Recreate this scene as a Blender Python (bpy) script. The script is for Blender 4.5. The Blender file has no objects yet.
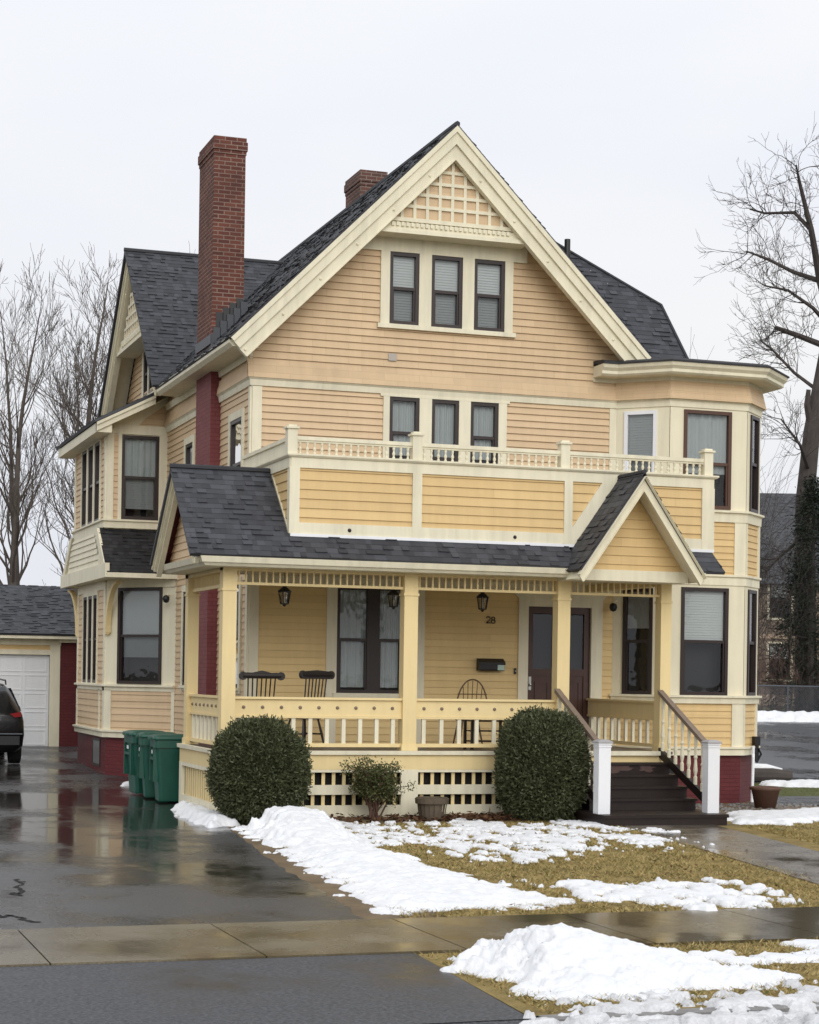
import bpy, math, random
from mathutils import Vector, Matrix, noise

R = math.radians
rnd = random.Random(7)
scene = bpy.context.scene
COL = scene.collection

# ------------------------------------------------------------------ helpers
def V(*a):
    return Vector(a)

def ground_z(y):
    return 0.025 * max(0.0, min(y, 45.0) - 3.5)

class Frame:
    """u runs along a surface, w up it, n out of it."""
    def __init__(s, o, u, n, w=(0, 0, 1)):
        s.o, s.u, s.n, s.w = Vector(o), Vector(u).normalized(), Vector(n).normalized(), Vector(w).normalized()
    def p(s, u, w, n=0.0):
        return s.o + s.u * u + s.w * w + s.n * n

def seg_frame(a, b):
    d = Vector((b[0] - a[0], b[1] - a[1], 0)).normalized()
    return Frame((a[0], a[1], 0), d, (d.y, -d.x, 0))

def clip(poly, a, b, c):
    out = []
    n = len(poly)
    for i in range(n):
        p, q = poly[i], poly[(i + 1) % n]
        dp, dq = a * p[0] + b * p[1] + c, a * q[0] + b * q[1] + c
        if dp >= 0:
            out.append(p)
        if (dp > 0 and dq < 0) or (dp < 0 and dq > 0):
            t = dp / (dp - dq)
            out.append((p[0] + (q[0] - p[0]) * t, p[1] + (q[1] - p[1]) * t))
    return out

def pieces(poly, holes):
    u_lo, u_hi = min(p[0] for p in poly), max(p[0] for p in poly)
    w_lo, w_hi = min(p[1] for p in poly), max(p[1] for p in poly)
    us = sorted({u_lo, u_hi} | {h[i] for h in holes for i in (0, 1) if u_lo < h[i] < u_hi})
    for a, b in zip(us, us[1:]):
        m = (a + b) / 2
        col = clip(clip(poly, 1, 0, -a), -1, 0, b)
        w = w_lo
        for h in sorted((h for h in holes if h[0] <= m <= h[1]), key=lambda h: h[2]):
            if h[2] > w + 1e-6:
                q = clip(clip(col, 0, 1, -w), 0, -1, h[2])
                if len(q) > 2: yield q
            w = max(w, h[3])
        if w < w_hi - 1e-6:
            q = clip(col, 0, 1, -w)
            if len(q) > 2: yield q

class MB:
    def __init__(s):
        s.v, s.f, s.uv = [], [], []
    def poly(s, pts, uv=None):
        pts = [Vector(p) for p in pts]
        if uv is None:
            nrm = Vector()
            for i in range(len(pts)):
                a, b = pts[i], pts[(i + 1) % len(pts)]
                nrm += a.cross(b)
            if nrm.length < 1e-12:
                return
            nrm.normalize()
            if abs(nrm.z) > 0.97:
                uv = [(p.x, p.y) for p in pts]
            else:
                t = Vector((0, 0, 1)).cross(nrm).normalized()
                b = nrm.cross(t)
                uv = [(p.dot(t), p.dot(b)) for p in pts]
        i0 = len(s.v)
        s.v += pts
        s.f.append(list(range(i0, i0 + len(pts))))
        s.uv.append(uv)
    def box(s, F, u0, u1, w0, w1, n0, n1):
        P = F.p
        c = [P(u, w, n) for n in (n0, n1) for w in (w0, w1) for u in (u0, u1)]
        for q in ((0, 1, 3, 2), (4, 6, 7, 5), (0, 4, 5, 1), (2, 3, 7, 6), (0, 2, 6, 4), (1, 5, 7, 3)):
            s.poly([c[i] for i in q])
    def abox(s, x0, x1, y0, y1, z0, z1):
        s.box(WF, x0, x1, z0, z1, y0, y1)
    def ring(s, F, u0, u1, w0, w1, t, n0, n1, tb=None, tt=None):
        tb = t if tb is None else tb; tt = t if tt is None else tt
        s.box(F, u0, u0 + t, w0, w1, n0, n1); s.box(F, u1 - t, u1, w0, w1, n0, n1)
        s.box(F, u0 + t, u1 - t, w0, w0 + tb, n0, n1); s.box(F, u0 + t, u1 - t, w1 - tt, w1, n0, n1)
    def flat(s, F, poly, holes=(), n=0.0):
        for q in pieces(poly, holes):
            s.poly([F.p(u, w, n) for u, w in q], [(u, w) for u, w in q])
    def lap(s, F, poly, holes=(), course=0.115, d=0.018, n=0.0, phase=0.0):
        """overlapping boards: every course leans out towards its lower edge."""
        for q in pieces(poly, holes):
            lo, hi = min(p[1] for p in q), max(p[1] for p in q)
            k = math.floor((lo - phase) / course + 1e-6)
            while phase + k * course < hi - 1e-5:
                z0, z1 = phase + k * course, phase + (k + 1) * course
                c = clip(clip(q, 0, 1, -z0), 0, -1, z1)
                k += 1
                if len(c) < 3: continue
                s.poly([F.p(u, w, n + d * (z1 - w) / course) for u, w in c], [(u, w) for u, w in c])
                lu = [u for u, w in c if abs(w - z0) < 1e-5]
                if len(lu) >= 2:
                    a, b = min(lu), max(lu)
                    s.poly([F.p(a, z0, n + d), F.p(b, z0, n + d), F.p(b, z0, n), F.p(a, z0, n)])
    def prism(s, F, poly, n0, n1):
        a = [F.p(u, w, n0) for u, w in poly]; b = [F.p(u, w, n1) for u, w in poly]
        s.poly(a[::-1]); s.poly(b)
        for i in range(len(a)):
            j = (i + 1) % len(a)
            s.poly([a[i], a[j], b[j], b[i]])
    def sweep(s, path, prof):
        """profile (out, z) carried along an (x, y) path, outward on its right."""
        pts = [Vector((p[0], p[1])) for p in path]
        nr = []
        for i in range(len(pts) - 1):
            d = (pts[i + 1] - pts[i]).normalized(); nr.append(Vector((d.y, -d.x)))
        mit = []
        for i in range(len(pts)):
            if i == 0: m = nr[0]
            elif i == len(pts) - 1: m = nr[-1]
            else:
                m = (nr[i - 1] + nr[i]); m = m / (1 + nr[i - 1].dot(nr[i]))
            mit.append(m)
        rings = [[Vector((pts[i].x + mit[i].x * o, pts[i].y + mit[i].y * o, z)) for o, z in prof] for i in range(len(pts))]
        k = len(prof)
        for i in range(len(pts) - 1):
            for j in range(k):
                j2 = (j + 1) % k
                s.poly([rings[i][j], rings[i + 1][j], rings[i + 1][j2], rings[i][j2]])
        s.poly(rings[0][::-1]); s.poly(rings[-1])
    def tube(s, pts, rad, sides=6, cap=True):
        pts = [Vector(p) for p in pts]
        if not hasattr(rad, '__len__'): rad = [rad] * len(pts)
        rings = []
        for i, p in enumerate(pts):
            d = (pts[min(i + 1, len(pts) - 1)] - pts[max(i - 1, 0)])
            if d.length < 1e-9: d = Vector((0, 0, 1))
            d.normalize()
            a = Vector((1, 0, 0)) if abs(d.x) < 0.8 else Vector((0, 1, 0))
            e1 = d.cross(a).normalized(); e2 = d.cross(e1)
            i0 = len(s.v)
            for k in range(sides):
                t = 2 * math.pi * k / sides
                s.v.append(p + (e1 * math.cos(t) + e2 * math.sin(t)) * rad[i])
            rings.append(i0)
        L = 0.0
        for i in range(len(pts) - 1):
            L2 = L + (pts[i + 1] - pts[i]).length
            for k in range(sides):
                k2 = (k + 1) % sides
                s.f.append([rings[i] + k, rings[i] + k2, rings[i + 1] + k2, rings[i + 1] + k])
                s.uv.append([(k * .1, L), (k * .1 + .1, L), (k * .1 + .1, L2), (k * .1, L2)])
            L = L2
        if cap:
            for i0, o in ((rings[0], -1), (rings[-1], 1)):
                ids = [i0 + k for k in range(sides)]
                s.f.append(ids[::o]); s.uv.append([(0, 0)] * sides)
    def lathe(s, c, prof, sides=16):
        c = Vector(c); i0 = len(s.v)
        for r, z in prof:
            for k in range(sides):
                t = 2 * math.pi * k / sides
                s.v.append(c + Vector((r * math.cos(t), r * math.sin(t), z)))
        for i in range(len(prof) - 1):
            for k in range(sides):
                k2 = (k + 1) % sides
                s.f.append([i0 + i * sides + k, i0 + i * sides + k2, i0 + (i + 1) * sides + k2, i0 + (i + 1) * sides + k])
                s.uv.append([(k / sides, prof[i][1]), ((k + 1) / sides, prof[i][1]), ((k + 1) / sides, prof[i + 1][1]), (k / sides, prof[i + 1][1])])
        for i, o in ((0, -1), (len(prof) - 1, 1)):
            if prof[i][0] > 1e-4:
                s.f.append([i0 + i * sides + k for k in range(sides)][::o]); s.uv.append([(0, 0)] * sides)
    def loft(s, rings, cap=True):
        i0 = len(s.v); k = len(rings[0])
        for r in rings: s.v += [Vector(p) for p in r]
        for i in range(len(rings) - 1):
            for j in range(k):
                j2 = (j + 1) % k
                s.f.append([i0 + i * k + j, i0 + i * k + j2, i0 + (i + 1) * k + j2, i0 + (i + 1) * k + j]); s.uv.append([(0, 0)] * 4)
        if cap:
            s.f.append([i0 + j for j in range(k)][::-1]); s.uv.append([(0, 0)] * k)
            s.f.append([i0 + (len(rings) - 1) * k + j for j in range(k)]); s.uv.append([(0, 0)] * k)
    def build(s, name, mat, parent=None, smooth=False, loc=None, label=None):
        me = bpy.data.meshes.new(name)
        me.from_pydata([tuple(v) for v in s.v], [], s.f)
        uvl = me.uv_layers.new(name='UVMap')
        flat = []
        for u in s.uv:
            for a in u: flat += [a[0], a[1]]
        uvl.data.foreach_set('uv', flat)
        me.materials.append(mat)
        if smooth: me.polygons.foreach_set('use_smooth', [True] * len(me.polygons))
        me.update()
        o = bpy.data.objects.new(name, me); COL.objects.link(o)
        if parent is not None: o.parent = parent
        if loc is not None: o.location = loc
        if label: o['label'] = label
        return o

WF = Frame((0, 0, 0), (1, 0, 0), (0, 1, 0))      # u = x, w = z, n = y

def tag(o, label, cat=None, group=None, kind=None):
    o['label'] = label
    if cat: o['category'] = cat
    if group: o['group'] = group
    if kind: o['kind'] = kind
    return o

def thing(name, label, cat, loc=(0, 0, 0), group=None, rz=0.0):
    o = bpy.data.objects.new(name, None); COL.objects.link(o)
    o.empty_display_size = 0.2
    o.location = loc; o.rotation_euler = (0, 0, rz)
    return tag(o, label, cat, group)

def copy_thing(root, loc, rz, label, scale=None):
    def cp(o, par):
        c = o.copy(); COL.objects.link(c)
        if par is not None: c.parent = par
        for ch in o.children: cp(ch, c)
        return c
    kids = list(root.children)
    r = root.copy(); COL.objects.link(r)
    for ch in kids: cp(ch, r)
    r.location = loc; r.rotation_euler = (0, 0, rz); r['label'] = label
    if scale: r.scale = scale
    return r

# ------------------------------------------------------------------ materials
class NT:
    def __init__(s, name):
        s.m = bpy.data.materials.new(name); s.m.use_nodes = True
        s.t = s.m.node_tree; s.b = s.t.nodes['Principled BSDF']
    def n(s, typ, **kw):
        nd = s.t.nodes.new(typ)
        for k, v in kw.items(): setattr(nd, k, v)
        return nd
    def l(s, a, b): s.t.links.new(a, b)
    def noise(s, vec, scale, detail=4, rough=.6):
        nd = s.n('ShaderNodeTexNoise'); nd.inputs['Scale'].default_value = scale
        nd.inputs['Detail'].default_value = detail; nd.inputs['Roughness'].default_value = rough
        s.l(vec, nd.inputs['Vector']); return nd.outputs['Fac']
    def ramp(s, fac, stops):
        nd = s.n('ShaderNodeValToRGB'); e = nd.color_ramp.elements
        while len(e) < len(stops): e.new(.5)
        for i, (p, c) in enumerate(stops):
            e[i].position = p; e[i].color = (c[0], c[1], c[2], 1) if hasattr(c, '__len__') else (c, c, c, 1)
        s.l(fac, nd.inputs['Fac']); return nd.outputs['Color']
    def mix(s, fac, a, b, mode='MIX'):
        nd = s.n('ShaderNodeMix', data_type='RGBA', blend_type=mode)
        for sock, val in ((nd.inputs['Factor'], fac), (nd.inputs['A'], a), (nd.inputs['B'], b)):
            if hasattr(val, 'is_linked'): s.l(val, sock)
            elif hasattr(val, '__len__'): sock.default_value = (val[0], val[1], val[2], 1)
            else: sock.default_value = val
        return nd.outputs['Result']
    def math(s, op, a, b=0.0):
        nd = s.n('ShaderNodeMath', operation=op)
        for sock, val in ((nd.inputs[0], a), (nd.inputs[1], b)):
            if hasattr(val, 'is_linked'): s.l(val, sock)
            else: sock.default_value = val
        return nd.outputs[0]
    def coord(s, which='Object'):
        return s.n('ShaderNodeTexCoord').outputs[which]
    def scaled(s, vec, sc):
        nd = s.n('ShaderNodeMapping'); nd.inputs['Scale'].default_value = sc
        s.l(vec, nd.inputs['Vector']); return nd.outputs['Vector']
    def bump(s, h, strength=.3, dist=.01):
        nd = s.n('ShaderNodeBump'); nd.inputs['Strength'].default_value = strength; nd.inputs['Distance'].default_value = dist
        s.l(h, nd.inputs['Height']); s.l(nd.outputs['Normal'], s.b.inputs['Normal'])
    def set(s, col=None, rough=None, spec=None, metal=None):
        for key, val in (('Base Color', col), ('Roughness', rough), ('Specular IOR Level', spec), ('Metallic', metal)):
            if val is None: continue
            if hasattr(val, 'is_linked'): s.l(val, s.b.inputs[key])
            elif hasattr(val, '__len__'): s.b.inputs[key].default_value = (val[0], val[1], val[2], 1)
            else: s.b.inputs[key].default_value = val
        return s.m

def mul(c, k): return tuple(x * k for x in c)

def m_paint(name, col, rough=.6, dirt=.24, joints=None):
    t = NT(name); co = t.coord()
    big = t.noise(co, 1.3, 5)
    streak = t.noise(t.scaled(co, (7, 7, .8)), 1.0, 5)
    grime = t.mix(t.ramp(streak, [(.35, 0.0), (.75, 1.0)]), col, mul(col, 1 - dirt))
    c = t.mix(t.ramp(big, [(.3, 0.0), (.7, .6)]), grime, tuple(min(1, x * 1.06) for x in col))
    fine = t.noise(co, 40, 3)
    spots = t.ramp(fine, [(.66, 0.0), (.78, dirt * 2)])
    c = t.mix(spots, c, mul(col, .55))
    h = fine
    if joints:
        uv = t.coord('UV')
        br = t.n('ShaderNodeTexBrick'); br.offset = .37; br.offset_frequency = 2
        br.inputs['Scale'].default_value = 1; br.inputs['Mortar Size'].default_value = .004
        br.inputs['Brick Width'].default_value = joints[0]; br.inputs['Row Height'].default_value = joints[1]
        br.inputs['Color1'].default_value = (1, 1, 1, 1); br.inputs['Color2'].default_value = (.90, .89, .88, 1); br.inputs['Mortar'].default_value = (.82, .80, .78, 1)
        t.l(uv, br.inputs['Vector'])
        c = t.mix(1.0, c, br.outputs['Color'], 'MULTIPLY')
    t.bump(h, .12, .004)
    return t.set(c, rough, .35)

def m_plain(name, col, rough=.5, spec=.4, metal=0, var=.15, scale=12):
    t = NT(name); co = t.coord()
    c = t.mix(t.noise(co, scale, 4), mul(col, 1 - var), tuple(min(1, x * (1 + var)) for x in col))
    t.bump(t.noise(co, 60, 3), .08, .003)
    return t.set(c, rough, spec, metal)

def m_shingle(name, c1=(.036, .037, .044), c2=(.078, .081, .093), row=.14):
    t = NT(name); uv = t.coord('UV'); co = t.coord()
    sx = t.n('ShaderNodeSeparateXYZ'); t.l(uv, sx.inputs[0])
    c = t.ramp(sx.outputs[0], [(0.0, c1), (.5, tuple((a + b) / 2 for a, b in zip(c1, c2))), (.85, c2), (1.0, mul(c2, 1.25))])
    c = t.mix(t.ramp(t.noise(co, .8, 4), [(.35, 0.0), (.7, .4)]), c, mul(c2, .9))
    gr = t.noise(co, 140, 2)
    c = t.mix(.35, c, t.ramp(gr, [(.3, .02), (.7, .12)]), 'OVERLAY')
    t.bump(gr, .3, .004)
    return t.set(c, .6, .35)

def m_brick(name, c1, c2, mortar, rough=.85, ms=.009, patch=None):
    t = NT(name); uv = t.coord('UV'); co = t.coord()
    br = t.n('ShaderNodeTexBrick'); br.offset = .5
    br.inputs['Scale'].default_value = 1; br.inputs['Mortar Size'].default_value = ms; br.inputs['Mortar Smooth'].default_value = .2
    br.inputs['Brick Width'].default_value = .21; br.inputs['Row Height'].default_value = .072
    br.inputs['Color1'].default_value = (*c1, 1); br.inputs['Color2'].default_value = (*c2, 1); br.inputs['Mortar'].default_value = (*mortar, 1)
    t.l(uv, br.inputs['Vector'])
    n1 = t.noise(co, 2.2, 5)
    c = t.mix(t.ramp(n1, [(.4, 0.0), (.72, .55)]), br.outputs['Color'], patch or mul(c1, .45))
    t.bump(t.math('ADD', t.math('MULTIPLY', br.outputs['Fac'], -.8), t.noise(co, 50, 3)), .6, .008)
    return t.set(c, rough, .25)

def m_glass(name, tint=(.94, .96, .96)):
    t = NT(name); t.t.nodes.remove(t.b)
    out = t.t.nodes['Material Output']
    tr = t.n('ShaderNodeBsdfTransparent'); tr.inputs['Color'].default_value = (*tint, 1)
    gl = t.n('ShaderNodeBsdfGlossy'); gl.inputs['Roughness'].default_value = .015
    wob = t.n('ShaderNodeBump'); wob.inputs['Strength'].default_value = .06; wob.inputs['Distance'].default_value = .03
    t.l(t.noise(t.coord(), 2.5, 2), wob.inputs['Height']); t.l(wob.outputs['Normal'], gl.inputs['Normal'])
    fr = t.n('ShaderNodeFresnel'); fr.inputs['IOR'].default_value = 1.45
    mx = t.n('ShaderNodeMixShader')
    t.l(t.math('MULTIPLY', fr.outputs[0], 1.7), mx.inputs[0]); t.l(tr.outputs[0], mx.inputs[1]); t.l(gl.outputs[0], mx.inputs[2])
    t.l(mx.outputs[0], out.inputs['Surface'])
    return t.m

def m_wet(name, dry, wet, rdry=.55, rwet=.04, scale=.35, lo=.42, hi=.58, grain=120, agg=.35, bias=None):
    """paving with puddles: smooth where water stands, rough where it does not."""
    t = NT(name); co = t.coord()
    n1 = t.noise(co, scale, 5, .55)
    if bias is not None:
        (bx, by, br_) = bias
        sub = t.n('ShaderNodeVectorMath', operation='DISTANCE'); t.l(t.scaled(co, (1, .42, 1)), sub.inputs[0]); sub.inputs[1].default_value = (bx, by * .42, 0)
        d = t.math('DIVIDE', sub.outputs['Value'], br_)
        n1 = t.math('ADD', n1, t.math('MULTIPLY', t.math('SUBTRACT', 1.0, d), .16))
    n1 = t.math('ADD', n1, t.math('MULTIPLY', t.math('SUBTRACT', t.noise(t.scaled(co, (1, .5, 1)), 3.5, 6, .7), .5), .30))
    w = t.ramp(n1, [(lo, 0.0), (hi, 1.0)])
    g = t.noise(co, grain, 3)
    c = t.mix(t.ramp(t.noise(co, 1.7, 6), [(.3, 0.0), (.75, 1.0)]), mul(dry, .8), mul(dry, 1.2))
    c = t.mix(agg, c, t.ramp(g, [(.35, mul(dry, .4)), (.7, mul(dry, 2.2))]))
    c = t.mix(w, c, wet)
    r = t.n('ShaderNodeMapRange'); t.l(w, r.inputs['Value']); r.inputs['To Min'].default_value = rdry; r.inputs['To Max'].default_value = rwet
    h = t.math('MULTIPLY', t.math('SUBTRACT', 1.0, w), g)
    rip = t.noise(t.scaled(co, (1, .6, 1)), 5.0, 3)
    t.bump(t.math('ADD', h, t.math('MULTIPLY', rip, .22)), .4, .006)
    return t.set(c, r.outputs['Result'], .42)

def m_soil(name, stops, scale=3, rough=.9, fine=60, bumps=.5):
    t = NT(name); co = t.coord()
    f = t.math('ADD', t.math('MULTIPLY', t.noise(co, scale, 7, .65), .65), t.math('MULTIPLY', t.noise(co, fine, 3), .35))
    t.bump(t.noise(co, fine, 4), bumps, .02)
    return t.set(t.ramp(f, stops), rough, .2)

CREAM = (.785, .73, .55); PEACH = (.675, .50, .31); YELL = (.71, .51, .24); POST = (.78, .62, .32)
M = {}
M['cream'] = m_paint('cream_paint', CREAM)
M['bay'] = m_paint('cream_bay_paint', (.775, .715, .53), dirt=.14)
M['peach'] = m_paint('peach_siding_paint', PEACH, joints=(2.6, .115), dirt=.13)
M['peach_shingle'] = m_paint('peach_shingle_paint', (.665, .49, .30), joints=(.62, .122), dirt=.14)
M['yellow'] = m_paint('yellow_siding_paint', YELL, joints=(3.1, .14), dirt=.12)
M['yellow_porch'] = m_paint('porch_wall_paint', (.76, .565, .27), joints=(2.6, .115), dirt=.1)
M['post'] = m_paint('yellow_post_paint', POST, dirt=.12)
M['white'] = m_paint('white_vinyl', (.80, .81, .83), .4, .06)
M['frame'] = m_plain('dark_brown_sash', (.028, .018, .016), .4)
M['frame_worn'] = m_plain('worn_brown_sash', (.09, .045, .03), .6)
M['door'] = m_plain('brown_door_wood', (.065, .027, .019), .35, .5, var=.35, scale=6)
M['glass'] = m_glass('window_glass')
M['blind'] = m_plain('white_blind', (.56, .585, .575), .7, var=.04)
M['curtain'] = m_plain('pale_curtain', (.45, .485, .48), .9, var=.08, scale=5)
M['shade'] = m_plain('grey_lower_shade', (.30, .32, .32), .8, var=.1)
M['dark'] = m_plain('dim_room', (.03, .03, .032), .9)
M['shingle'] = m_shingle('charcoal_shingles')
M['shingle_old'] = m_shingle('old_black_shingles', (.016, .016, .018), (.04, .04, .044), .12)
M['edge'] = m_plain('roof_edge', (.03, .03, .033), .7)
M['brick'] = m_brick('red_brick', (.175, .062, .042), (.10, .036, .028), (.26, .185, .15), patch=(.075, .034, .028))
M['brick_grey'] = m_brick('sooty_brick', (.17, .075, .055), (.10, .05, .042), (.24, .19, .16), patch=(.07, .05, .042))
M['maroon'] = m_brick('maroon_painted_brick', (.135, .026, .028), (.12, .022, .025), (.10, .018, .02), .5, .008, patch=(.085, .018, .02))
M['pinkred'] = m_brick('faded_maroon_brick', (.23, .075, .075), (.20, .062, .064), (.17, .05, .052), .7, .008, patch=(.16, .034, .036))
M['flash'] = m_plain('grey_flashing', (.10, .11, .125), .5, .5, .4)
M['flash_dark'] = m_plain('dark_flashing', (.045, .05, .06), .5, .5, .2)
M['black'] = m_plain('black_metal', (.012, .012, .013), .4)
M['step'] = m_plain('dark_brown_step_paint', (.020, .0125, .011), .45, .3, var=.4, scale=7)
M['rail_wood'] = m_plain('weathered_handrail', (.21, .16, .12), .65, var=.25)
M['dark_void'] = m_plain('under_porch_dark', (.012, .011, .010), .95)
M['deck'] = m_plain('grey_brown_deck', (.11, .085, .07), .4, .5)
M['ceil'] = m_paint('porch_ceiling_paint', (.66, .60, .42))
M['bin'] = m_plain('green_plastic', (.008, .085, .056), .42, .5, var=.3, scale=5)
M['tyre'] = m_plain('black_rubber', (.012, .012, .012), .8)
M['chair'] = m_plain('dark_chair_wood', (.024, .019, .017), .4, .5)
M['chair_wicker'] = m_plain('brown_chair_wood', (.11, .065, .035), .5)
M['barrel'] = m_plain('weathered_barrel_wood', (.11, .085, .058), .85, var=.45, scale=9)
M['terra'] = m_plain('brown_terracotta', (.12, .065, .045), .7, var=.25)
M['lampglass'] = m_glass('lantern_glass', (.75, .72, .62))
M['garagedoor'] = m_paint('white_garage_door', (.78, .79, .80), .45, .06)
M['snow'] = None
M['bark'] = m_plain('grey_brown_bark', (.10, .084, .072), .9, .2, var=.4, scale=4)
M['bark_dark'] = m_plain('dark_bark', (.075, .064, .058), .9, .2, var=.45, scale=3)
M['twig_red'] = m_plain('reddish_twigs', (.13, .085, .07), .9, .2, var=.3)

def m_leaf(name, a, b):
    t = NT(name); co = t.coord()
    c = t.mix(t.ramp(t.noise(co, 5, 4), [(.3, 0.0), (.7, 1.0)]), a, b)
    c = t.mix(.5, c, t.ramp(t.noise(co, 45, 2), [(.3, mul(a, .6)), (.75, mul(b, 1.5))]))
    return t.set(c, .55, .35)
M['yew'] = m_leaf('yew_foliage', (.03, .040, .017), (.098, .108, .048))
M['yew_olive'] = m_leaf('olive_foliage', (.045, .054, .02), (.10, .108, .036))
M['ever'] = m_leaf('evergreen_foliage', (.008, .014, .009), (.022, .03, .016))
M['deadleaf'] = m_soil('dead_leaves', [(.3, (.05, .025, .015)), (.7, (.16, .08, .04))], 20)

def m_snow():
    t = NT('wet_snow'); co = t.coord()
    f = t.noise(co, 6, 6, .65)
    c = t.mix(t.ramp(f, [(.35, 0.0), (.65, 1.0)]), (.74, .755, .78), (.82, .825, .83))
    c = t.mix(t.ramp(t.noise(co, 55, 2), [(.745, 0.0), (.765, .6)]), c, (.10, .07, .05))
    t.bump(t.noise(co, 35, 5), .5, .02)
    t.b.inputs['Subsurface Weight'].default_value = .0
    return t.set(c, .6, .3)
M['snow'] = m_snow()
M['slush'] = m_soil('grey_slush', [(.26, (.20, .195, .19)), (.42, (.56, .565, .575)), (.6, (.74, .745, .76))], 4, .35, 50, .4)
M['lawn'] = m_soil('winter_lawn', [(.28, (.06, .048, .018)), (.43, (.17, .125, .042)), (.57, (.29, .215, .08)), (.72, (.13, .12, .035))], 1.8)
M['dirt'] = m_soil('wet_dirt', [(.3, (.085, .06, .035)), (.55, (.17, .122, .068)), (.75, (.23, .17, .10))], 2.2, .6)
M['earth'] = m_soil('dull_earth', [(.3, (.06, .055, .035)), (.7, (.15, .13, .08))], .6)
M['drive'] = m_wet('wet_driveway_asphalt', (.052, .052, .053), (.026, .022, .018), .40, .085, .33, .40, .62, 38, .75, bias=(-2.6, -1.5, 4.6))
M['apron'] = m_wet('grey_apron_asphalt', (.046, .048, .053), (.026, .026, .028), .62, .26, .6, .46, .70, 34, .8)
M['street'] = m_wet('wet_street_asphalt', (.05, .051, .054), (.035, .035, .036), .4, .06, .4, .45, .65)
M['concrete'] = m_wet('wet_concrete', (.155, .13, .085), (.085, .066, .036), .36, .11, .8, .36, .66, 60, .45, bias=(.2, -15.5, 4.0))
M['concrete_path'] = m_wet('wet_path_concrete', (.15, .128, .10), (.10, .083, .06), .36, .06, .6, .40, .62, 150, .25)
M['lot'] = m_wet('wet_lot_asphalt', (.075, .077, .082), (.045, .046, .05), .4, .08, .25, .42, .62)
M['kerb'] = m_soil('kerb_stone', [(.3, (.16, .155, .15)), (.7, (.30, .29, .28))], 5, .6)
M['grass_y'] = m_soil('straw_grass', [(.27, (.10, .095, .03)), (.41, (.26, .19, .06)), (.56, (.50, .38, .17)), (.68, (.15, .15, .04)), (.8, (.09, .10, .03))], 1.9, .8, 40)
M['grass_g'] = m_soil('green_grass', [(.3, (.05, .07, .016)), (.7, (.14, .14, .04))], 2, .8, 40)

# ------------------------------------------------------------------ house
house = thing('victorian_house', 'three storey yellow and cream clapboard Victorian house with front porch and balcony', 'house')

FA = Frame((0, 0, 0), (1, 0, 0), (0, -1, 0))        # front wall, u = x
FL = Frame((0, 0, 0), (0, 1, 0), (-1, 0, 0))        # left wall, u = y

def part(mb, name, mat, label=None, smooth=False, parent=house):
    return mb.build(name, M[mat] if isinstance(mat, str) else mat, parent, smooth, None, label)

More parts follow.
